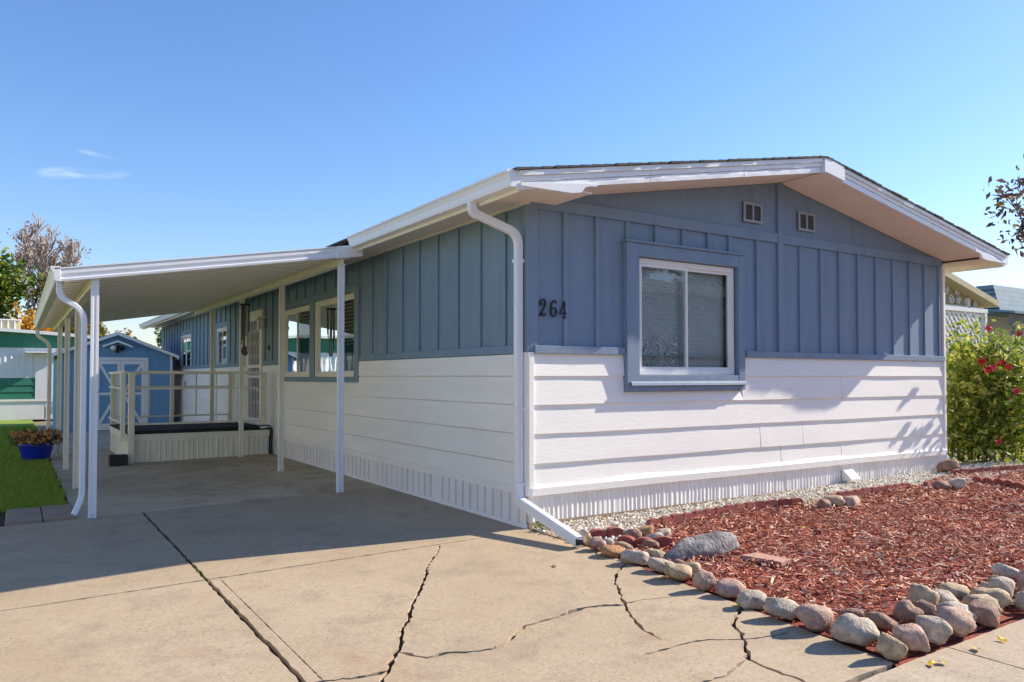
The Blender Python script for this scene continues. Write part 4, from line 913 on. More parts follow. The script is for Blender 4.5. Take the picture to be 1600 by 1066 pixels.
for a, b, c, d in ((-2.30, -0.93, 1.87, 1.955), (-2.30, -2.22, 0.05, 1.868), (-1.01, -0.93, 0.05, 1.868), (-2.30, -0.93, -0.02, 0.048)): wbox(MB(), SD, a, b, -0.003, 0.03, c, d).build('door_frame', 'trim_white', sh)
for s in (-1, 1):
    u0, u1 = (-2.215, -1.622) if s < 0 else (-1.612, -1.015)
    leaf = wbox(MB(), SD, u0, u1, -0.003, 0.012, 0.055, 1.862).build('door_leaf', 'blue_shed', sh)
    for a, b, c, d in ((u0, u1, 1.765, 1.862), (u0, u1, 0.055, 0.15), (u0, u0+0.085, 0.152, 1.763), (u1-0.085, u1, 0.152, 1.763), (u0+.087, u1-.087, 0.925, 0.995)): wbox(MB(), SD, a, b, 0.013, 0.030, c, d).build('door_rail', 'trim_white', leaf)
    inner, outer = (u1-0.085, u0+0.085) if s < 0 else (u0+0.085, u1-0.085)
    for za, zb in ((0.995, 1.765), (0.925, 0.152)):
        a, b = Vector((inner, za)), Vector((outer, zb)); t = (b-a).normalized(); nn = Vector((-t.y, t.x))*0.035
        MB().prism([a-nn, b-nn, b+nn, a+nn], lambda p, w: SD(p[0], w, p[1]), 0.013, 0.026).build('door_brace', 'trim_white', leaf)
MB().tube([SD(-2.17, 0.03, 0.98), SD(-2.17, 0.07, 0.98), SD(-2.17, 0.07, 1.06)], 0.012, 6).build('door_handle', 'meter_grey', sh)
for s in (-1, 1):
    a = Vector((SXC, 2.415)); b = Vector((SXC+s*0.36, 2.27)); nn = Vector((0, 0.05))
    MB().prism([a-nn, b-nn, b, a], lambda p, y: (p[0], y, p[1]), SY0-0.19, SY0-0.004).build('light_hood', 'trim_white', sh)
fl = MB().tube([SD(SXC, 0.0, 2.24), SD(SXC, 0.10, 2.24)], 0.05, 10).build('flood_light', 'black', sh)
for dx, m in ((-0.10, 'flood_white'), (0.08, 'black')):
    MB().tube([SD(SXC+dx*.3, 0.08, 2.24), SD(SXC+dx, 0.16, 2.22), SD(SXC+dx*1.25, 0.22, 2.19)], 0.06, 12, scales=[.4, .9, 1.15]).build('lamp_head', m, fl, smooth=True)
MB().tube([SD(SXC, 0.06, 2.16), SD(SXC, 0.12, 2.10)], 0.045, 10).build('sensor', 'black', fl)
for dx in (-0.62, 0.62): MB().tube([SD(SXC+dx, 0.0, 2.22), SD(SXC+dx, 0.012, 2.22)], 0.06, 14).build('vent_cap', 'blue_shed', sh)

# ================================================================== PLANTS
def leaves(mb, c, r, n, s, rnd, flat=1.0, shell=0.0):
    for _ in range(n):
        while True:
            p = Vector((rnd.uniform(-1, 1), rnd.uniform(-1, 1), rnd.uniform(-1, 1)))
            if shell <= p.length <= 1: break
        p = Vector(c)+Vector((p.x*r, p.y*r, p.z*r*flat))
        n1 = Vector((rnd.gauss(0, 1), rnd.gauss(0, 1), rnd.gauss(0, 1)+.6)).normalized(); t = n1.cross(Vector((rnd.random()-.5, rnd.random()-.5, rnd.random()-.5))).normalized(); b = n1.cross(t)
        l = s*rnd.uniform(.6, 1.3); w = l*rnd.uniform(.38, .6); k = n1*l*0.18
        mb.add([p-t*l, p-b*w+k, p+t*l, p+b*w+k], [(0, 1, 2, 3)])
def tree(name, label, loc, H, r0, crown, leafm, n, ls, seed, barkm='bark', group=None, clump=0.5, cat='tree', bare=False, depth=4, spread=0.55, trunk_frac=0.3, rmin=0.0):
    rnd = random.Random(seed); root = thing(name, label, cat, loc, group)
    tb = MB(); tips = []
    def grow(p, d, l, r, lev):
        q = p; pts = [p]; dirs = d
        for i in range(4):
            dirs = (dirs+Vector((rnd.gauss(0, .12), rnd.gauss(0, .12), rnd.gauss(0.03, .08)))).normalized(); q = q+dirs*l/4; pts.append(q)
        tb.tube(pts, max(r, rmin), 6 if lev > 1 else 4, scales=[1-.14*i for i in range(5)], up=(.2, 1, .1))
        if lev <= 2: tips.append((pts[3], lev)); tips.append((pts[4], lev))
        if lev <= 0: return
        for k in range(rnd.choice((2, 3, 3)) if lev > 1 else rnd.choice((2, 3))):
            a = rnd.random()*6.28; side = Vector((math.cos(a), math.sin(a), 0)); nd = (dirs*(1-spread*rnd.uniform(.5, 1.1))+side*spread*rnd.uniform(.6, 1.2)+Vector((0, 0, .12))).normalized()
            grow(pts[rnd.choice((2, 3, 4))], nd, l*rnd.uniform(.62, .82), r*.58, lev-1)
    base = Vector(loc)
    grow(base-Vector((0, 0, .1)), Vector((0, 0, 1)), H*trunk_frac, r0, depth)
    zs = [t[0].z-base.z for t in tips]; f = H*0.96/max(zs)
    hx = max(max(abs(t[0].x-base.x), abs(t[0].y-base.y)) for t in tips); fx = crown/hx
    def fit(v): return Vector((base.x+(v[0]-base.x)*(fx if v[2] > base.z+H*.12 else 1), base.y+(v[1]-base.y)*(fx if v[2] > base.z+H*.12 else 1), base.z+(v[2]-base.z)*f))
    tb.v = [tuple(fit(v)) for v in tb.v]; tb.build('trunk', barkm, root, recalc=False)
    lm = MB(); T = [fit(t[0]) for t in tips]
    for _ in range(max(1, int(n/14))):
        c = rnd.choice(T); c = c+Vector((rnd.gauss(0, clump), rnd.gauss(0, clump), rnd.gauss(0, clump*.8)))*.6
        leaves(lm, c, clump*rnd.uniform(.5, 1.1), 14, ls, rnd)
    lm.build('crown', leafm, root, recalc=False); return root
tree('broadleaf_tree', 'leafy green tree beyond the green trimmed mobile home', (-7.5, 50, -0.1), 8.3, .26, 4.6, 'leaf_green', 16000, .22, 1, clump=1.2, trunk_frac=.13)
tree('bare_tree', 'tall nearly bare tree with fine twigs behind the carport', (-1.9, 60, -0.1), 13.4, .22, 4.4, 'leaf_rust', 1500, .10, 5, 'bark_pale', clump=.5, depth=7, spread=.5, trunk_frac=.16, rmin=.028)
tree('autumn_tree', 'yellow green tree turning orange behind the bare tree', (-3.0, 47, -0.1), 7.6, .18, 3.0, 'leaf_mixed', 7000, .17, 4, clump=.6)
tree('golden_tree', 'small golden tree seen over the green trimmed mobile home roof', (-3.2, 38, -0.1), 4.7, .10, 1.1, 'leaf_gold', 2200, .12, 6, clump=.4)
tree('distant_tree', 'dark green tree seen between the shed roof and house eave', (5.0, 52, -0.1), 5.9, .18, 2.4, 'leaf_green', 4200, .16, 7, clump=.6)
tree('yellow_tree', 'bright yellow tree seen under the far eave of the blue home', (5.5, 44, -0.1), 4.5, .12, 1.1, 'leaf_gold', 2600, .12, 9, clump=.4)
tree('amber_tree', 'amber leaved tree behind the shed roof peak', (0.2, 46, -0.1), 5.0, .14, 1.8, 'leaf_mixed', 3400, .14, 10, clump=.5)
tree('plum_tree', 'purple and yellow leaved tree reaching in beside the house roof', (26.5, 5.0, 0.05), 10.4, .16, 3.2, 'leaf_plum', 2800, .14, 15, clump=.5)
tree('young_tree', 'slender young tree at the far end of the red mulch bed', (9.35, -3.25, gz(9)), 3.35, .03, .55, 'leaf_plum', 900, .06, 16, clump=.25)

# rose bush
rb = thing('rose_bush', 'tall green rose bush with red blooms beside the house corner', 'rose bush', (9.1, 0.35, gz(9)))
rnd = random.Random(31); cn = MB(); lv_ = MB(); tips = []
for i in range(46):
    a = rnd.random()*6.28; rr = rnd.random()**.5*0.75; bx_, by_ = 9.1+rr*.9*math.cos(a), 0.35+rr*.7*math.sin(a)
    H = rnd.uniform(0.9, 2.15); lx, ly = rnd.gauss(.12, .32), rnd.gauss(0, .25)
    P = [Vector((bx_+lx*t*t, by_+ly*t*t, gz(9)+H*t)) for t in (0, .25, .5, .75, 1)]
    cn.tube(P, .009, 5, scales=[1, .9, .8, .6, .4]); tips.append(P[-1])
    for q in range(9):
        t = rnd.uniform(.12, 1); p = Vector((bx_+lx*t*t, by_+ly*t*t, gz(9)+H*t)); leaves(lv_, p+Vector((rnd.gauss(0, .1), rnd.gauss(0, .1), 0)), .24, 11, .060, rnd)
for i in range(260): leaves(lv_, (9.15+rnd.gauss(0, .45), .25+rnd.gauss(0, .4), gz(9)+rnd.uniform(.05, 1.75)), .24, 13, .062, rnd)
for i in range(60): leaves(lv_, (10.6+rnd.gauss(0, .7), .75+rnd.gauss(0, .3), gz(9)+rnd.uniform(.1, 2.3)), .24, 12, .060, rnd)
cn.build('canes', 'leaf_dull', rb, recalc=False); lv_.build('foliage', 'leaf_rose', rb, recalc=False)
def rose(c, r, m):
    mb = MB(); leaves(mb, c, r*.75, 46, r*.52, rnd, shell=.35)
    mb.build('bloom', m, rb, recalc=False)
ROSES = [(7.92, -0.32, 2.13), (7.72, -0.32, 1.64), (7.87, -0.32, 1.53), (8.05, -0.32, 1.56), (8.3, -0.32, 1.63), (8.49, -0.32, 1.57), (8.72, -0.32, 1.2), (8.15, -0.32, 0.47), (8.83, -0.32, 2.08)]
for i, c in enumerate(ROSES):
    rose(c, 0.062 if i < 7 else .05, 'petal_red' if i % 3 else 'petal_pink')

# blue pot and its flowers
ptx, pty = -3.72, 10.25; ptz = lawn_z(ptx, pty)-.01
pot = thing('flower_pot', 'cobalt blue glazed pot of orange flowers on the lawn edge', 'flower pot', (ptx, pty, ptz))
N = 28; prof = [(.0, 0), (.19, 0), (.21, .02), (.245, .16), (.275, .27), (.29, .29), (.29, .315), (.262, .315), (.25, .27), (0, .265)]
pm = MB()
for r_, z in prof: pm.v += [(ptx+max(r_, .002)*math.cos(6.2832*i/N), pty+max(r_, .002)*math.sin(6.2832*i/N), ptz+z) for i in range(N)]
for k in range(len(prof)-1):
    for i in range(N): pm.f.append((k*N+i, k*N+(i+1) % N, k*N+N+(i+1) % N, k*N+N+i))
pm.build('glazed_pot', 'pot_blue', pot, smooth=True)
rnd = random.Random(8); fm = MB(); lm = MB()
for i in range(120):
    a = rnd.random()*6.28; r_ = rnd.random()**.5*.40; c = (ptx+r_*math.cos(a), pty+r_*math.sin(a), ptz+.32+rnd.uniform(0, .26)*(1-r_))
    leaves(lm, c, .07, 10, .028, rnd)
for i in range(150):
    a = rnd.random()*6.28; r_ = rnd.random()**.5*.38
    leaves(fm, (ptx+r_*math.cos(a), pty+r_*math.sin(a)-.08, ptz+.34+rnd.uniform(-.02, .2)), .028, 5, .030, rnd)
lm.build('foliage', 'leaf_dull', pot, recalc=False); tag(fm.build('blooms', 'flower_orange', pot, recalc=False), kind='stuff')

# weed tuft at the house corner
rnd = random.Random(9); wm_ = MB()
for i in range(16): leaves(wm_, (0.06+rnd.gauss(0, .05), -0.16+rnd.gauss(0, .05), gz(0)+.03+rnd.random()*.04), .04, 8, .016, rnd)
o = wm_.build('weed', 'leaf_green', recalc=False); setloc(o, (0.06, -0.16, 0)); tag(o, 'small green weed sprouting at the house corner by the downspout', 'weed')

# ================================================================== ROCKS
ROCKS = [(-0.05, -1.09, 0.13, 0.109, 'p'), (0.1, -1.04, 0.098, 0.077, 'w'), (-0.08, -1.34, 0.198, 0.099, 'o'), (0.11, -1.23, 0.136, 0.088, 't'), (-0.1, -1.62, 0.209, 0.126, 'g'), (0.08, -1.65, 0.141, 0.077, 't'), (-0.1, -1.88, 0.195, 0.106, 'g'), (0.06, -1.91, 0.086, 0.074, 'b'), (-0.16, -2.14, 0.186, 0.099, 't'), (0.04, -2.06, 0.126, 0.072, 't'), (-0.2, -2.4, 0.166, 0.128, 'p'), (-0.17, -2.59, 0.156, 0.124, 'p'), (-0.23, -2.82, 0.17, 0.118, 'g'), (0.06, -0.75, 0.087, 0.101, 'w'), (-0.01, -0.9, 0.07, 0.091, 't'), (-0.27, -3.08, 0.199, 0.127, 'g'), (-0.28, -3.33, 0.216, 0.138, 'p'), (-0.32, -3.58, 0.207, 0.147, 'g'), (-0.34, -3.78, 0.146, 0.133, 't'), (-0.13, -3.78, 0.173, 0.15, 'p'), (-0.07, -3.58, 0.157, 0.101, 'b'), (0.16, -3.57, 0.133, 0.122, 'b'), (0.42, -3.54, 0.175, 0.139, 't'), (0.33, -3.6, 0.124, 0.104, 'b'), (0.04, -3.79, 0.143, 0.15, 'g'), (0.27, -3.79, 0.186, 0.146, 'p'), (0.56, -3.56, 0.182, 0.109, 'g'), (0.45, -3.70, 0.182, 0.135, 'g'), (0.58, -3.79, 0.182, 0.139, 'b'), (0.74, -3.71, 0.18, 0.124, 't'), (0.85, -3.49, 0.179, 0.096, 't'), (0.89, -3.69, 0.192, 0.128, 't'), (1.07, -3.66, 0.158, 0.139, 'g'), (1.66, -3.43, 0.162, 0.099, 'w'), (1.43, -3.45, 0.11, 0.082, 'b'), (1.26, -3.48, 0.121, 0.074, 'g'), (-0.02, -3.36, 0.117, 0.074, 'b'), (0.06, -3.46, 0.094, 0.064, 'b'), (1.22, -3.76, 0.14, 0.119, 't'), (1.38, -3.68, 0.143, 0.149, 'p'), (1.03, -3.82, 0.122, 0.12, 'g'), (1.55, -3.62, 0.15, 0.12, 't'), (1.72, -3.66, 0.15, 0.12, 'b')]
CN = {'p': 'pinkish', 'w': 'whitish', 'o': 'orange brown', 't': 'tan', 'g': 'grey', 'b': 'reddish brown'}
def rock_mesh(a, b, c, seed, rough=.10, sub=3):
    fr_ = random.Random(seed*17); facets = [(Vector((fr_.gauss(0, 1), fr_.gauss(0, 1), fr_.gauss(0, .8))).normalized(), fr_.uniform(.62, .86)) for _ in range(6)]
    bm = bmesh.new(); bmesh.ops.create_icosphere(bm, subdivisions=sub, radius=1)
    for v in bm.verts:
        d = v.co.normalized(); k = 1+rough*noise.noise(d*1.6+Vector((seed*3.1, 0, seed)))*1.6+rough*.45*noise.noise(d*4+Vector((seed, seed, 0)))+rough*.15*noise.noise(d*10+Vector((seed, 2, 0)))
        for fn, fd in facets:
            e = d.dot(fn)*k
            if e > fd: k *= 1-(e-fd)/max(e, .01)*.8
        q = Vector((math.copysign(abs(d.x)**.85, d.x), math.copysign(abs(d.y)**.85, d.y), math.copysign(abs(d.z)**.9, d.z)))*k
        v.co = Vector((q.x*a, q.y*b, q.z*c))
    me = bpy.data.meshes.new('rock'); bm.to_mesh(me); bm.free()
    for p in me.polygons: p.use_smooth = True
    return me
rnd = random.Random(77)
ORD = 'first second third fourth fifth sixth seventh eighth ninth tenth eleventh twelfth thirteenth fourteenth fifteenth sixteenth seventeenth eighteenth nineteenth twentieth'.split()
rowl, backl, pilef, pileb = [], [], [], []
FX = Vector((math.cos(-YAW), math.sin(-YAW), 0))
for i, (x, y, w, h, k) in enumerate(ROCKS):
    row = y > -3.45 and x < 0.0
    a, b, c = w*rnd.uniform(.54, .62), w*rnd.uniform(.36, .52), h*rnd.uniform(.48, .60)
    me = rock_mesh(a, b, c*.98, i+1, .20); me.materials.append(MATS['rock_'+k])
    o = bpy.data.objects.new('river_rock', me); C.objects.link(o)
    tilt = rnd.uniform(.2, .5) if (not row and y < -3.4) else rnd.uniform(-.05, .22)
    o.rotation_euler = (rnd.uniform(-.15, .15), tilt, -YAW+rnd.uniform(-.3, .3))
    o.matrix_basis = o.matrix_basis
    M_ = o.rotation_euler.to_matrix(); zmin = min((M_ @ v.co).z for v in me.vertices)
    base = gz(x) if (row and x < -0.05) or y < -3.68 else bed_z(x, y)-0.012
    dy = b*0.75
    o.location = (x+dy*math.sin(YAW), y+dy*math.cos(YAW), base-zmin-0.012)
    if row: rowl.append((y, k, o))
    elif y > -3.3: backl.append((y, k, o))
    else: (pilef if y < -3.65 else pileb).append((-x, k, o))
for lst, txt in ((rowl, 'in the driveway row, {} from the downspout'), (backl, 'behind the driveway row, {} from the downspout'), (pilef, 'along the sidewalk, {} from the bed corner'), (pileb, 'inside the sidewalk row, {} from the bed corner')):
    for j, (q, k, o) in enumerate(sorted(lst, key=lambda t: -t[0])): tag(o, f'smooth {CN[k]} river rock '+txt.format(ORD[j]), 'rock', 'river rocks edging the mulch bed')
me = rock_mesh(.36, .15, .10, 52, .30, 4); me.materials.append(MATS['boulder'])
o = bpy.data.objects.new('boulder', me); C.objects.link(o); o.location = (0.47, -1.70, 0.07); o.rotation_euler = (.1, -.18, -.15); tag(o, 'rough dark grey boulder lying on the red mulch', 'rock')
o = MB().prism(edge_wobble([(0.62, -1.98), (0.80, -1.99), (0.84, -2.27), (0.70, -2.29)], 6, .008, .06), lambda p, z: (p[0], p[1], bed_z(p[0], p[1])+z), -.01, .026).build('flagstone', 'flagstone', bevel=.004); setloc(o, (.73, -2.13, .03)); tag(o, 'flat pink flagstone lying on the red mulch near the grey boulder', 'stone')
for i, (x, y, s, k, lab) in enumerate(((0.45, -0.95, .085, 'b', 'brown rock in the small ring of stones near the downspout'), (0.62, -0.93, .09, 'o', 'orange tinted rock in the small ring of stones near the downspout'), (0.56, -1.12, .08, 'w', 'pale rock in the small ring of stones near the downspout'), (0.72, -1.05, .085, 'g', 'grey rock in the small ring of stones near the downspout'), (3.22, -0.98, .12, 't', 'tan rock at the gap in the edging under the vent hood'), (3.38, -1.08, .12, 'p', 'pinkish rock at the gap in the edging under the vent hood'), (3.05, -1.0, .10, 'b', 'reddish rock at the gap in the edging under the vent hood'), (5.45, -1.10, .13, 'w', 'whitish rock where the gravel spills into the mulch'), (5.2, -1.05, .11, 'b', 'reddish rock where the gravel spills into the mulch'), (6.85, -0.25, .16, 'b', 'reddish rock at the house corner below the rose bush'), (0.35, -1.28, .07, 'b', 'brown rock between the scalloped blocks and the row of river rocks'))):
    me = rock_mesh(s, s*.75, s*.55, i+60, .2); me.materials.append(MATS['rock_'+k]); o = bpy.data.objects.new('garden_rock', me); C.objects.link(o)
    o.rotation_euler = (rnd.uniform(-.2, .2), rnd.uniform(-.2, .2), rnd.random()*6.28); zm = min((o.rotation_euler.to_matrix() @ v.co).z for v in me.vertices)
    o.location = (x, y, bed_z(x, y)-zm-.022); tag(o, lab, 'rock')
# scalloped edging blocks
ep = [(-.076, 0), (.076, 0), (.076, .055)]+[(.076*math.cos(a), .055+.035*math.sin(a)) for a in [math.pi*i/8 for i in range(1, 8)]]+[(-.076, .055)]
ebm = MB().prism(ep, lambda p, y: (p[0], y, p[1]), -.026, .026)
eb_me = bpy.data.meshes.new('edging_block'); eb_me.from_pydata(ebm.v, [], ebm.f); eb_me.materials.append(MATS['edging'])
bmx = bmesh.new(); bmx.from_mesh(eb_me); bmesh.ops.recalc_face_normals(bmx, faces=bmx.faces); bmx.to_mesh(eb_me); bmx.free()
rows = [([(0.91, -0.64), (1.71, -0.59), (2.49, -0.57), (3.03, -0.67)], 'in the long gravel row'), ([(3.55, -0.69), (5.18, -0.70)], 'in the row below the vent hood'), ([(0.15, -0.72), (0.42, -0.80)], 'by the downspout outlet'), ([(6.35, -0.85), (6.24, -1.2), (6.05, -1.62)], 'in the row turning across the mulch'), ([(6.66, -0.42), (8.6, -0.80)], 'below the rose bush'), ([(0.24, -1.0), (0.34, -1.23), (0.52, -1.34)], 'in the curve by the stone ring'), ([(5.3, -0.80), (5.75, -0.72)], 'at the gravel spill')]
for pts, lab in rows:
    d = 0.0; P = [Vector(p) for p in pts]; tot = sum((b-a).length for a, b in zip(P[:-1], P[1:])); s = .08; num = 0
    while s < tot:
        q = s
        for a, b in zip(P[:-1], P[1:]):
            L_ = (b-a).length
            if q <= L_: break
            q -= L_
        c = a.lerp(b, min(q/L_, 1)); an = math.atan2(b.y-a.y, b.x-a.x)
        o = bpy.data.objects.new('edging_block', eb_me); C.objects.link(o); o.location = (c.x, c.y, gz(c.x)+.004+rnd.uniform(-.008, .006)); o.rotation_euler = (rnd.uniform(-.1, .1), rnd.uniform(-.06, .06), an+rnd.uniform(-.06, .06))
        tag(o, f'red scalloped edging block {lab}, {ORD[num]} from the driveway side', 'edging block', 'red scalloped edging blocks'); num += 1; s += .157
# fallen leaves
lf_me = bpy.data.meshes.new('fallen_leaf'); lf_me.from_pydata([(-.03, 0, .004), (-.012, -.018, .010), (.014, -.016, .002), (.034, 0, .012), (.014, .017, .004), (-.012, .019, .001), (0, 0, .006)], [], [(0, 1, 6), (1, 2, 6), (2, 3, 6), (3, 4, 6), (4, 5, 6), (5, 0, 6)]); lf_me.materials.append(MATS['leaf_yellow'])
lf2 = lf_me.copy(); lf2.materials[0] = MATS['leaf_rust']
for i, (x, y, k, lab) in enumerate(((-0.22, -3.90, 0, 'bright yellow fallen leaf against the pinkish corner rock'), (-0.16, -3.92, 0, 'yellow fallen leaf on the sidewalk beside the corner rocks'), (.17, -3.92, 0, 'yellow fallen leaf between the grey and pink corner rocks'), (.42, -3.93, 0, 'yellow fallen leaf on the sidewalk at the pink rock'), (-.19, -1.98, 0, 'yellow fallen leaf tucked beside the grey rock of the row'), (-.26, -2.72, 0, 'yellow fallen leaf between two rocks of the row'), (-.62, -1.27, 1, 'curled brown fallen leaf alone on the driveway'), (1.9, -1.6, 0, 'yellow fallen leaf on the mulch beyond the boulder'), (3.2, -2.0, 0, 'yellow fallen leaf on the mulch in the open bed'))):
    o = bpy.data.objects.new('fallen_leaf', lf2 if k else lf_me); C.objects.link(o); zz = gz(x)+.001 if y < -3.7 or x < -.1 else bed_z(x, y)+.028
    o.location = (x, y, zz); o.rotation_euler = (rnd.uniform(-.2, .2), rnd.uniform(-.2, .2), rnd.random()*6); tag(o, lab, 'leaf')

# ================================================================== NEIGHBOURS
nb = thing('neighbour_home', 'white and dark green mobile home with arched roof across the lawn', 'house', (-7.5, 29, -0.1))
NX0, NX1, NY0 = -15.0, -1.6, 26.0
NF = lambda u, w, z: (u, NY0-w, z)
MB().box(NX0, NX1, NY0+.02, 32, -.1, 2.5).build('wall', 'nbr_white', nb)
ar = [(NX0-.1, 2.44)]+[(NX0-.1+(NX1-NX0+.2)*i/16, 2.78+.30*math.sin(math.pi*(i+0.0)/16)**.8) for i in range(17)]+[(NX1+.1, 2.44)]
MB().prism(ar, lambda p, y: (p[0], y, p[1]), NY0-.02, 32.1).build('gable_band', 'green_paint', nb)
ar2 = [(x, z+.002) for x, z in ar[1:-1]]
MB().prism(ar2+[(x, z+.11) for x, z in reversed(ar2)], lambda p, y: (p[0], y, p[1]), NY0-.25, 32.3).build('roof', 'trim_white', nb)
ribbed(NF, NX0, NX1, 1.38, 2.44, 'nbr_white', .20, .02, .0, 5, nb, 'siding_panel')
for i in range(3):
    z0 = .64+i*.245
    lap_w = MB(); wbox(lap_w, NF, NX0, -4.02+1.0, -.003, .02, z0, z0+.24)
    MB().hexa([NF(NX0, 0, z0), NF(-2.97, 0, z0), NF(-2.97, .035, z0), NF(NX0, .035, z0), NF(NX0, 0, z0+.245), NF(-2.97, 0, z0+.245), NF(-2.97, .008, z0+.245), NF(NX0, .008, z0+.245)]).build('lap_board', 'green_paint', nb)
    MB().hexa([NF(-2.83, 0, z0), NF(NX1, 0, z0), NF(NX1, .035, z0), NF(-2.83, .035, z0), NF(-2.83, 0, z0+.245), NF(NX1, 0, z0+.245), NF(NX1, .008, z0+.245), NF(-2.83, .008, z0+.245)]).build('lap_board', 'green_paint', nb)
wbox(MB(), NF, -2.96, -2.84, 0, .05, .62, 2.44).build('trim', 'trim_white', nb)
wbox(MB(), NF, NX0, NX1, 0, .05, .56, .635).build('sill_trim', 'trim_white', nb)
for a in range(9):
    u = NX0+a*1.5; wbox(MB(), NF, u+.005, min(u+1.495, NX1), 0, .012, -.08, .555).build('skirting_panel', 'nbr_white', nb)
wbox(MB(), NF, -3.75, -2.35, 0, .45, 2.26, 2.31).build('door_awning', 'trim_white', nb)
wbox(MB(), NF, -3.45, -2.65, .0, .04, .64, 2.22).build('door', 'nbr_white', nb)
gmr = thing('gas_meter', 'grey gas meter with pipes below the green trimmed mobile home wall', 'gas meter', (-2.95, 25.7, -.1))
MB().box(-3.05, -2.85, 25.62, 25.78, .12, .42).build('meter_body', 'meter_grey', gmr, bevel=.03)
MB().tube(arc([(-3.15, 25.7, -.1), (-3.15, 25.7, .55), (-2.95, 25.7, .55), (-2.95, 25.7, .40)], .06), .025, 7, up=(0, 1, 0)).build('inlet_pipe', 'meter_grey', gmr)
MB().tube(arc([(-2.88, 25.7, .40), (-2.88, 25.7, .60), (-2.6, 25.7, .60), (-2.6, 25.7, -.1)], .06), .025, 7, up=(0, 1, 0)).build('outlet_pipe', 'meter_grey', gmr)
ac = thing('roof_cooler', 'beige louvred evaporative cooler on the green trimmed mobile home roof', 'cooler', (-4.4, 27, 3.1))
MB().box(-4.92, -3.92, 26.5, 27.4, 3.08, 3.42).build('cabinet', 'tan_siding', ac, bevel=.02)
MB().box(-4.96, -3.88, 26.46, 27.44, 3.42, 3.46).build('lid', 'trim_white', ac)
for i in range(5): MB().box(-4.90+i*.2, -4.86+i*.2, 26.47, 26.499, 3.1, 3.41).build('louvre_bar', 'trim_white', ac)

# right-hand side: lattice screen, tan gabled home, blue-roofed home, car
ls = thing('lattice_screen', 'white diagonal lattice screen behind the rose bush', 'screen', (11.85, 2.0, .05))
LX0, LX1, LY = 11.0, 12.62, 2.0
for x in (LX0, LX1): MB().box(x-.04, x+.04, LY-.04, LY+.04, .05, 2.72).build('post', 'old_wood' if x == LX0 else 'trim_white', ls)
MB().box(LX0-.04, LX1+.06, LY-.045, LY+.045, 2.72, 2.80).build('top_rail', 'trim_white', ls); MB().box(LX0+.04, LX1-.04, LY-.03, LY+.03, 1.20, 1.27).build('mid_rail', 'old_wood', ls)
def lattice(x0, x1, z0, z1):
    for s in (-1, 1):
        c = -4.0
        while c < 5:
            pts = []
            for t in ((x0, z0+(c)), ):
                pass
            # line z = z0 + c + s*(x-x0)
            xs_ = [x0, x1]; P = []
            za, zb = z0+c, z0+c+s*(x1-x0)
            if s > 0: xa = x0+max(0, z0-za); xb = x0+min(x1-x0, z1-za)
            else: xa = x0+max(0, za-z1); xb = x0+min(x1-x0, za-z0)
            if xb-xa > .05:
                q0 = Vector((xa, z0+c+s*(xa-x0))); q1 = Vector((xb, z0+c+s*(xb-x0))); nn = Vector((-s, 1)).normalized()*.022; w = .006 if s > 0 else -.006
                MB().prism([q0-nn, q1-nn, q1+nn, q0+nn], lambda p, t: (p[0], LY+w+t, p[1]), -.005, .005).build('lattice_slat', 'trim_white', ls)
            c += .165
lattice(LX0+.04, LX1-.04, 1.27, 2.72); lattice(LX0+.04, LX1-.04, .1, 1.2)
th_ = thing('tan_home', 'tan gabled home with white scroll brackets behind the lattice', 'house', (11.5, 5.5, 0))
TY = 3.4; rz = lambda x: 4.25-.245*abs(x-11.2)
MB().prism([(8.6, .0), (15.3, .0), (15.3, rz(15.3)-.12), (11.2, rz(11.2)-.12), (8.6, rz(8.6)-.12)], lambda p, y: (p[0], y, p[1]), TY, 9).build('wall', 'tan_siding', th_)
for i in range(17):
    x = 8.6+i*.4; ribx = MB().hexa([(x, TY-.018, .1), (x+.04, TY-.018, .1), (x+.04, TY, .1), (x, TY, .1), (x, TY-.018, rz(x)-.13), (x+.04, TY-.018, rz(x+.04)-.13), (x+.04, TY, rz(x+.04)-.13), (x, TY, rz(x)-.13)]).build('batten', 'tan_siding', th_)
for s in (-1, 1):
    xe = 11.2+s*4.3; MB().prism([(11.2, rz(11.2)-.12), (xe, rz(xe)-.12), (xe, rz(xe)+.02), (11.2, rz(11.2)+.02)], lambda p, y: (p[0], y, p[1]), TY-.35, 9.2).build('roof', 'tan_siding', th_)
MB().box(13.0, 15.3, TY-.10, TY-.02, 2.98, 3.06).build('bracket_rail', 'trim_white', th_)
for x in (13.45, 14.65): MB().box(x-.05, x+.05, TY-.10, TY-.02, .02, rz(x)-.14).build('porch_post', 'trim_white', th_)
TF = lambda u, w, z: (u, TY-.06-w, z)
for cx_, cz_, r_, s in ((13.7, 3.38, .13, 1), (13.95, 3.22, .12, -1), (14.2, 3.40, .10, -1), (14.25, 3.18, .09, 1), (14.75, 3.26, .10, 1), (15.0, 3.14, .09, -1), (13.25, 3.5, .12, -1)): scroll(TF, cx_, cz_, r_, s, th_, 'trim_white', 0.0, .014, 'scroll_bracket')
bh = thing('blue_roof_home', 'home with blue shingled mansard roof and grey wood beam to the right', 'house', (30, 11, 0))
for i in range(6):
    z0 = 3.72+i*.17; w = .04*(6-i)
    MB().hexa([(25.8, 8-w, z0), (36, 8-w, z0), (36, 8.6, z0), (25.8, 8.6, z0), (25.8, 8-w+.05, z0+.20), (36, 8-w+.05, z0+.20), (36, 8.6, z0+.20), (25.8, 8.6, z0+.20)]).build('shingle_course', 'blue_roof', bh)
MB().box(25.85, 36, 8.6, 14, 0, 4.6).build('wall', 'nbr_white', bh)
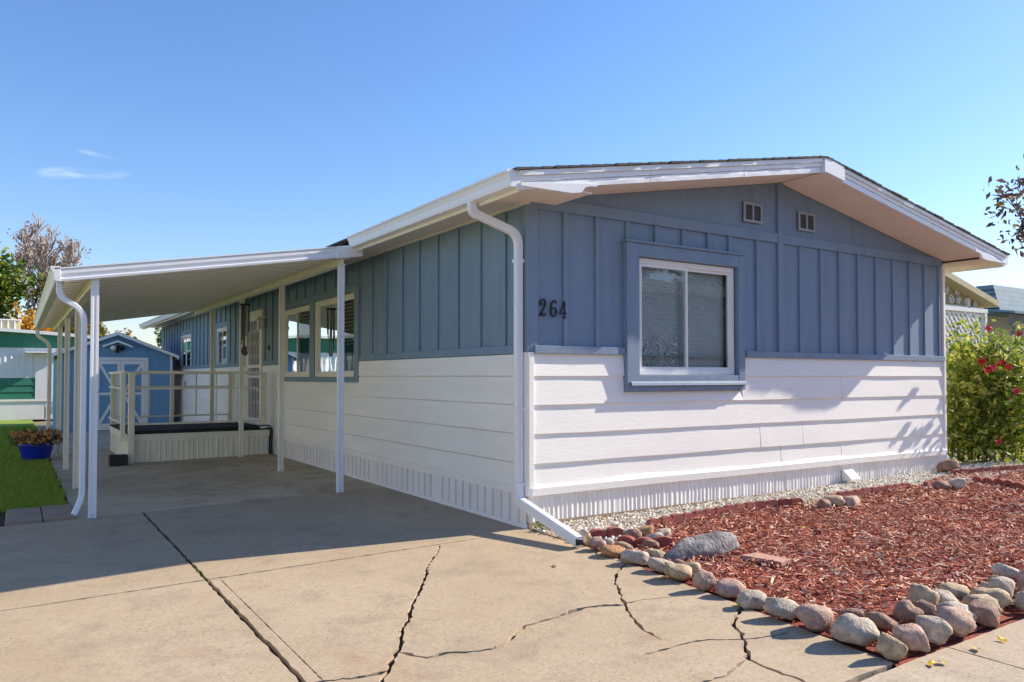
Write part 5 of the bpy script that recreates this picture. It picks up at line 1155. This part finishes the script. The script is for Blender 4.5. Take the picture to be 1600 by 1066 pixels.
MB().add([(24.9, 6.9, 3.62), (36, 6.9, 3.62), (36, 8.1, 3.80), (24.9, 8.1, 3.80), (24.9, 6.9, 3.70), (36, 6.9, 3.70), (36, 8.1, 3.88), (24.9, 8.1, 3.88)], [(0, 3, 2, 1), (4, 5, 6, 7), (0, 1, 5, 4), (1, 2, 6, 5), (2, 3, 7, 6), (3, 0, 4, 7)]).build('porch_roof', 'blue_roof', bh)
MB().box(25.0, 36, 7.0, 7.15, 3.22, 3.60).build('beam', 'old_wood', bh)
for x in (25.2, 28.1): MB().box(x, x+.16, 7.0, 7.16, 0, 3.22).build('porch_post', 'old_wood', bh)
# parked car
car = thing('parked_car', 'dark blue parked car glimpsed past the rose bush', 'car', (17.2, 3.1, -.1))
CXm, CYm, CZm = 17.2, 3.1, -.16
side = [(-2.2, .35), (-2.15, .75), (-1.3, .88), (-.8, 1.38), (.7, 1.40), (1.35, .95), (2.1, .85), (2.2, .5), (2.15, .30)]
MB().prism([(x, z) for x, z in side], lambda p, w: (CXm+p[0], CYm+w*(1 if p[1] < 1 else .82), CZm+p[1]), -.85, .85).build('body', 'car_paint', car, bevel=.05)
MB().prism([(-.78, 1.385), (.68, 1.405), (.55, 1.44), (-.65, 1.42)], lambda p, w: (CXm+p[0], CYm+w, CZm+p[1]), -.66, .66).build('roof', 'car_roof', car, bevel=.01)
for s in (-1, 1):
    MB().prism([(-1.1, .95), (-.72, 1.33), (-.05, 1.34), (-.05, .95)], lambda p, w: (CXm+p[0], CYm+s*(.82+w-(p[1]-.95)*.30), CZm+p[1]), 0, .03).build('side_window', 'black', car)
    MB().prism([(.02, .95), (.02, 1.34), (.65, 1.33), (1.1, .95)], lambda p, w: (CXm+p[0], CYm+s*(.82+w-(p[1]-.95)*.30), CZm+p[1]), 0, .03).build('side_window', 'black', car)
    for x in (-1.35, 1.35):
        wh = MB().tube([(CXm+x, CYm+s*.66, CZm+.32), (CXm+x, CYm+s*.86, CZm+.32)], .32, 20).build('wheel', 'tyre', car)
        MB().tube([(CXm+x, CYm+s*.855, CZm+.32), (CXm+x, CYm+s*.875, CZm+.32)], .19, 14).build('rim', 'chrome', wh)

# home on the next lot beyond the lawn; its sunlit wall faces the driveway
ln = thing('cream_home', 'long cream mobile home on the next lot across the lawn from the carport', 'house', (-13.0, 6, -.1))
LNF = lambda u, w, z: (-11.0+w, u, z)
MB().box(-16.5, -11.02, -3.0, 17.0, -.14, 3.0).build('wall', 'tan_siding', ln)
for i in range(10):
    z0 = .3+i*.27
    MB().hexa([LNF(-3, 0, z0), LNF(17, 0, z0), LNF(17, .03, z0), LNF(-3, .03, z0), LNF(-3, 0, z0+.27), LNF(17, 0, z0+.27), LNF(17, .008, z0+.27), LNF(-3, .008, z0+.27)]).build('siding_board', 'cream_wall', ln)
MB().prism([(-17.0, 3.0), (-10.5, 3.0), (-10.5, 3.12), (-13.75, 3.75), (-17.0, 3.12)], lambda p, y: (p[0], y, p[1]), -3.5, 17.5).build('roof', 'trim_white', ln)
for y in (0.5, 5.5, 11.0):
    w = wbox(MB(), LNF, y, y+1.5, .032, .05, 1.3, 2.4).build('window', 'black', ln)
    for a, b, c, d in ((y-.06, y+1.56, 1.22, 1.30), (y-.06, y+1.56, 2.4, 2.48), (y-.06, y, 1.3, 2.4), (y+1.5, y+1.56, 1.3, 2.4)): wbox(MB(), LNF, a, b, .03, .06, c, d).build('frame', 'trim_white', w)

# homes and trees across the street, seen only in the front window's reflection
sh2 = thing('street_home', 'grey blue home across the street, mirrored in the front window', 'house', (22, -24, -.15))
MB().box(13, 31, -28, -21, -.15, 5.4).build('wall', 'street_wall', sh2)
MB().prism([(-29, 5.35), (-20.3, 5.35), (-24.5, 6.6)], lambda p, x: (x, p[0], p[1]), 12.5, 31.5).build('roof', 'shingle', sh2)
for x in (15, 20, 26): MB().box(x, x+1.6, -20.99, -20.96, 1.0, 2.2).build('window', 'black', sh2)
tree('street_tree', 'dense dark tree behind the grey blue home across the street', (27, -33, -.15), 15, .3, 5.5, 'leaf_green', 7000, .38, 41, clump=1.2)
tree('street_tree', 'broad dark tree behind the far end of the home across the street', (36, -30, -.15), 14, .3, 5.0, 'leaf_green', 6000, .38, 42, clump=1.2)

# moss in the driveway joint
rnd = random.Random(14); ms = MB()
for i in range(26): leaves(ms, (JX+rnd.gauss(0, .004), rnd.uniform(-.05, .45), gz(JX)-.012), .014, 6, .009, rnd)
o = ms.build('moss', 'leaf_green', recalc=False); setloc(o, (JX, .2, gz(JX)-.02)); tag(o, 'strip of green moss growing in the long driveway joint', 'moss')
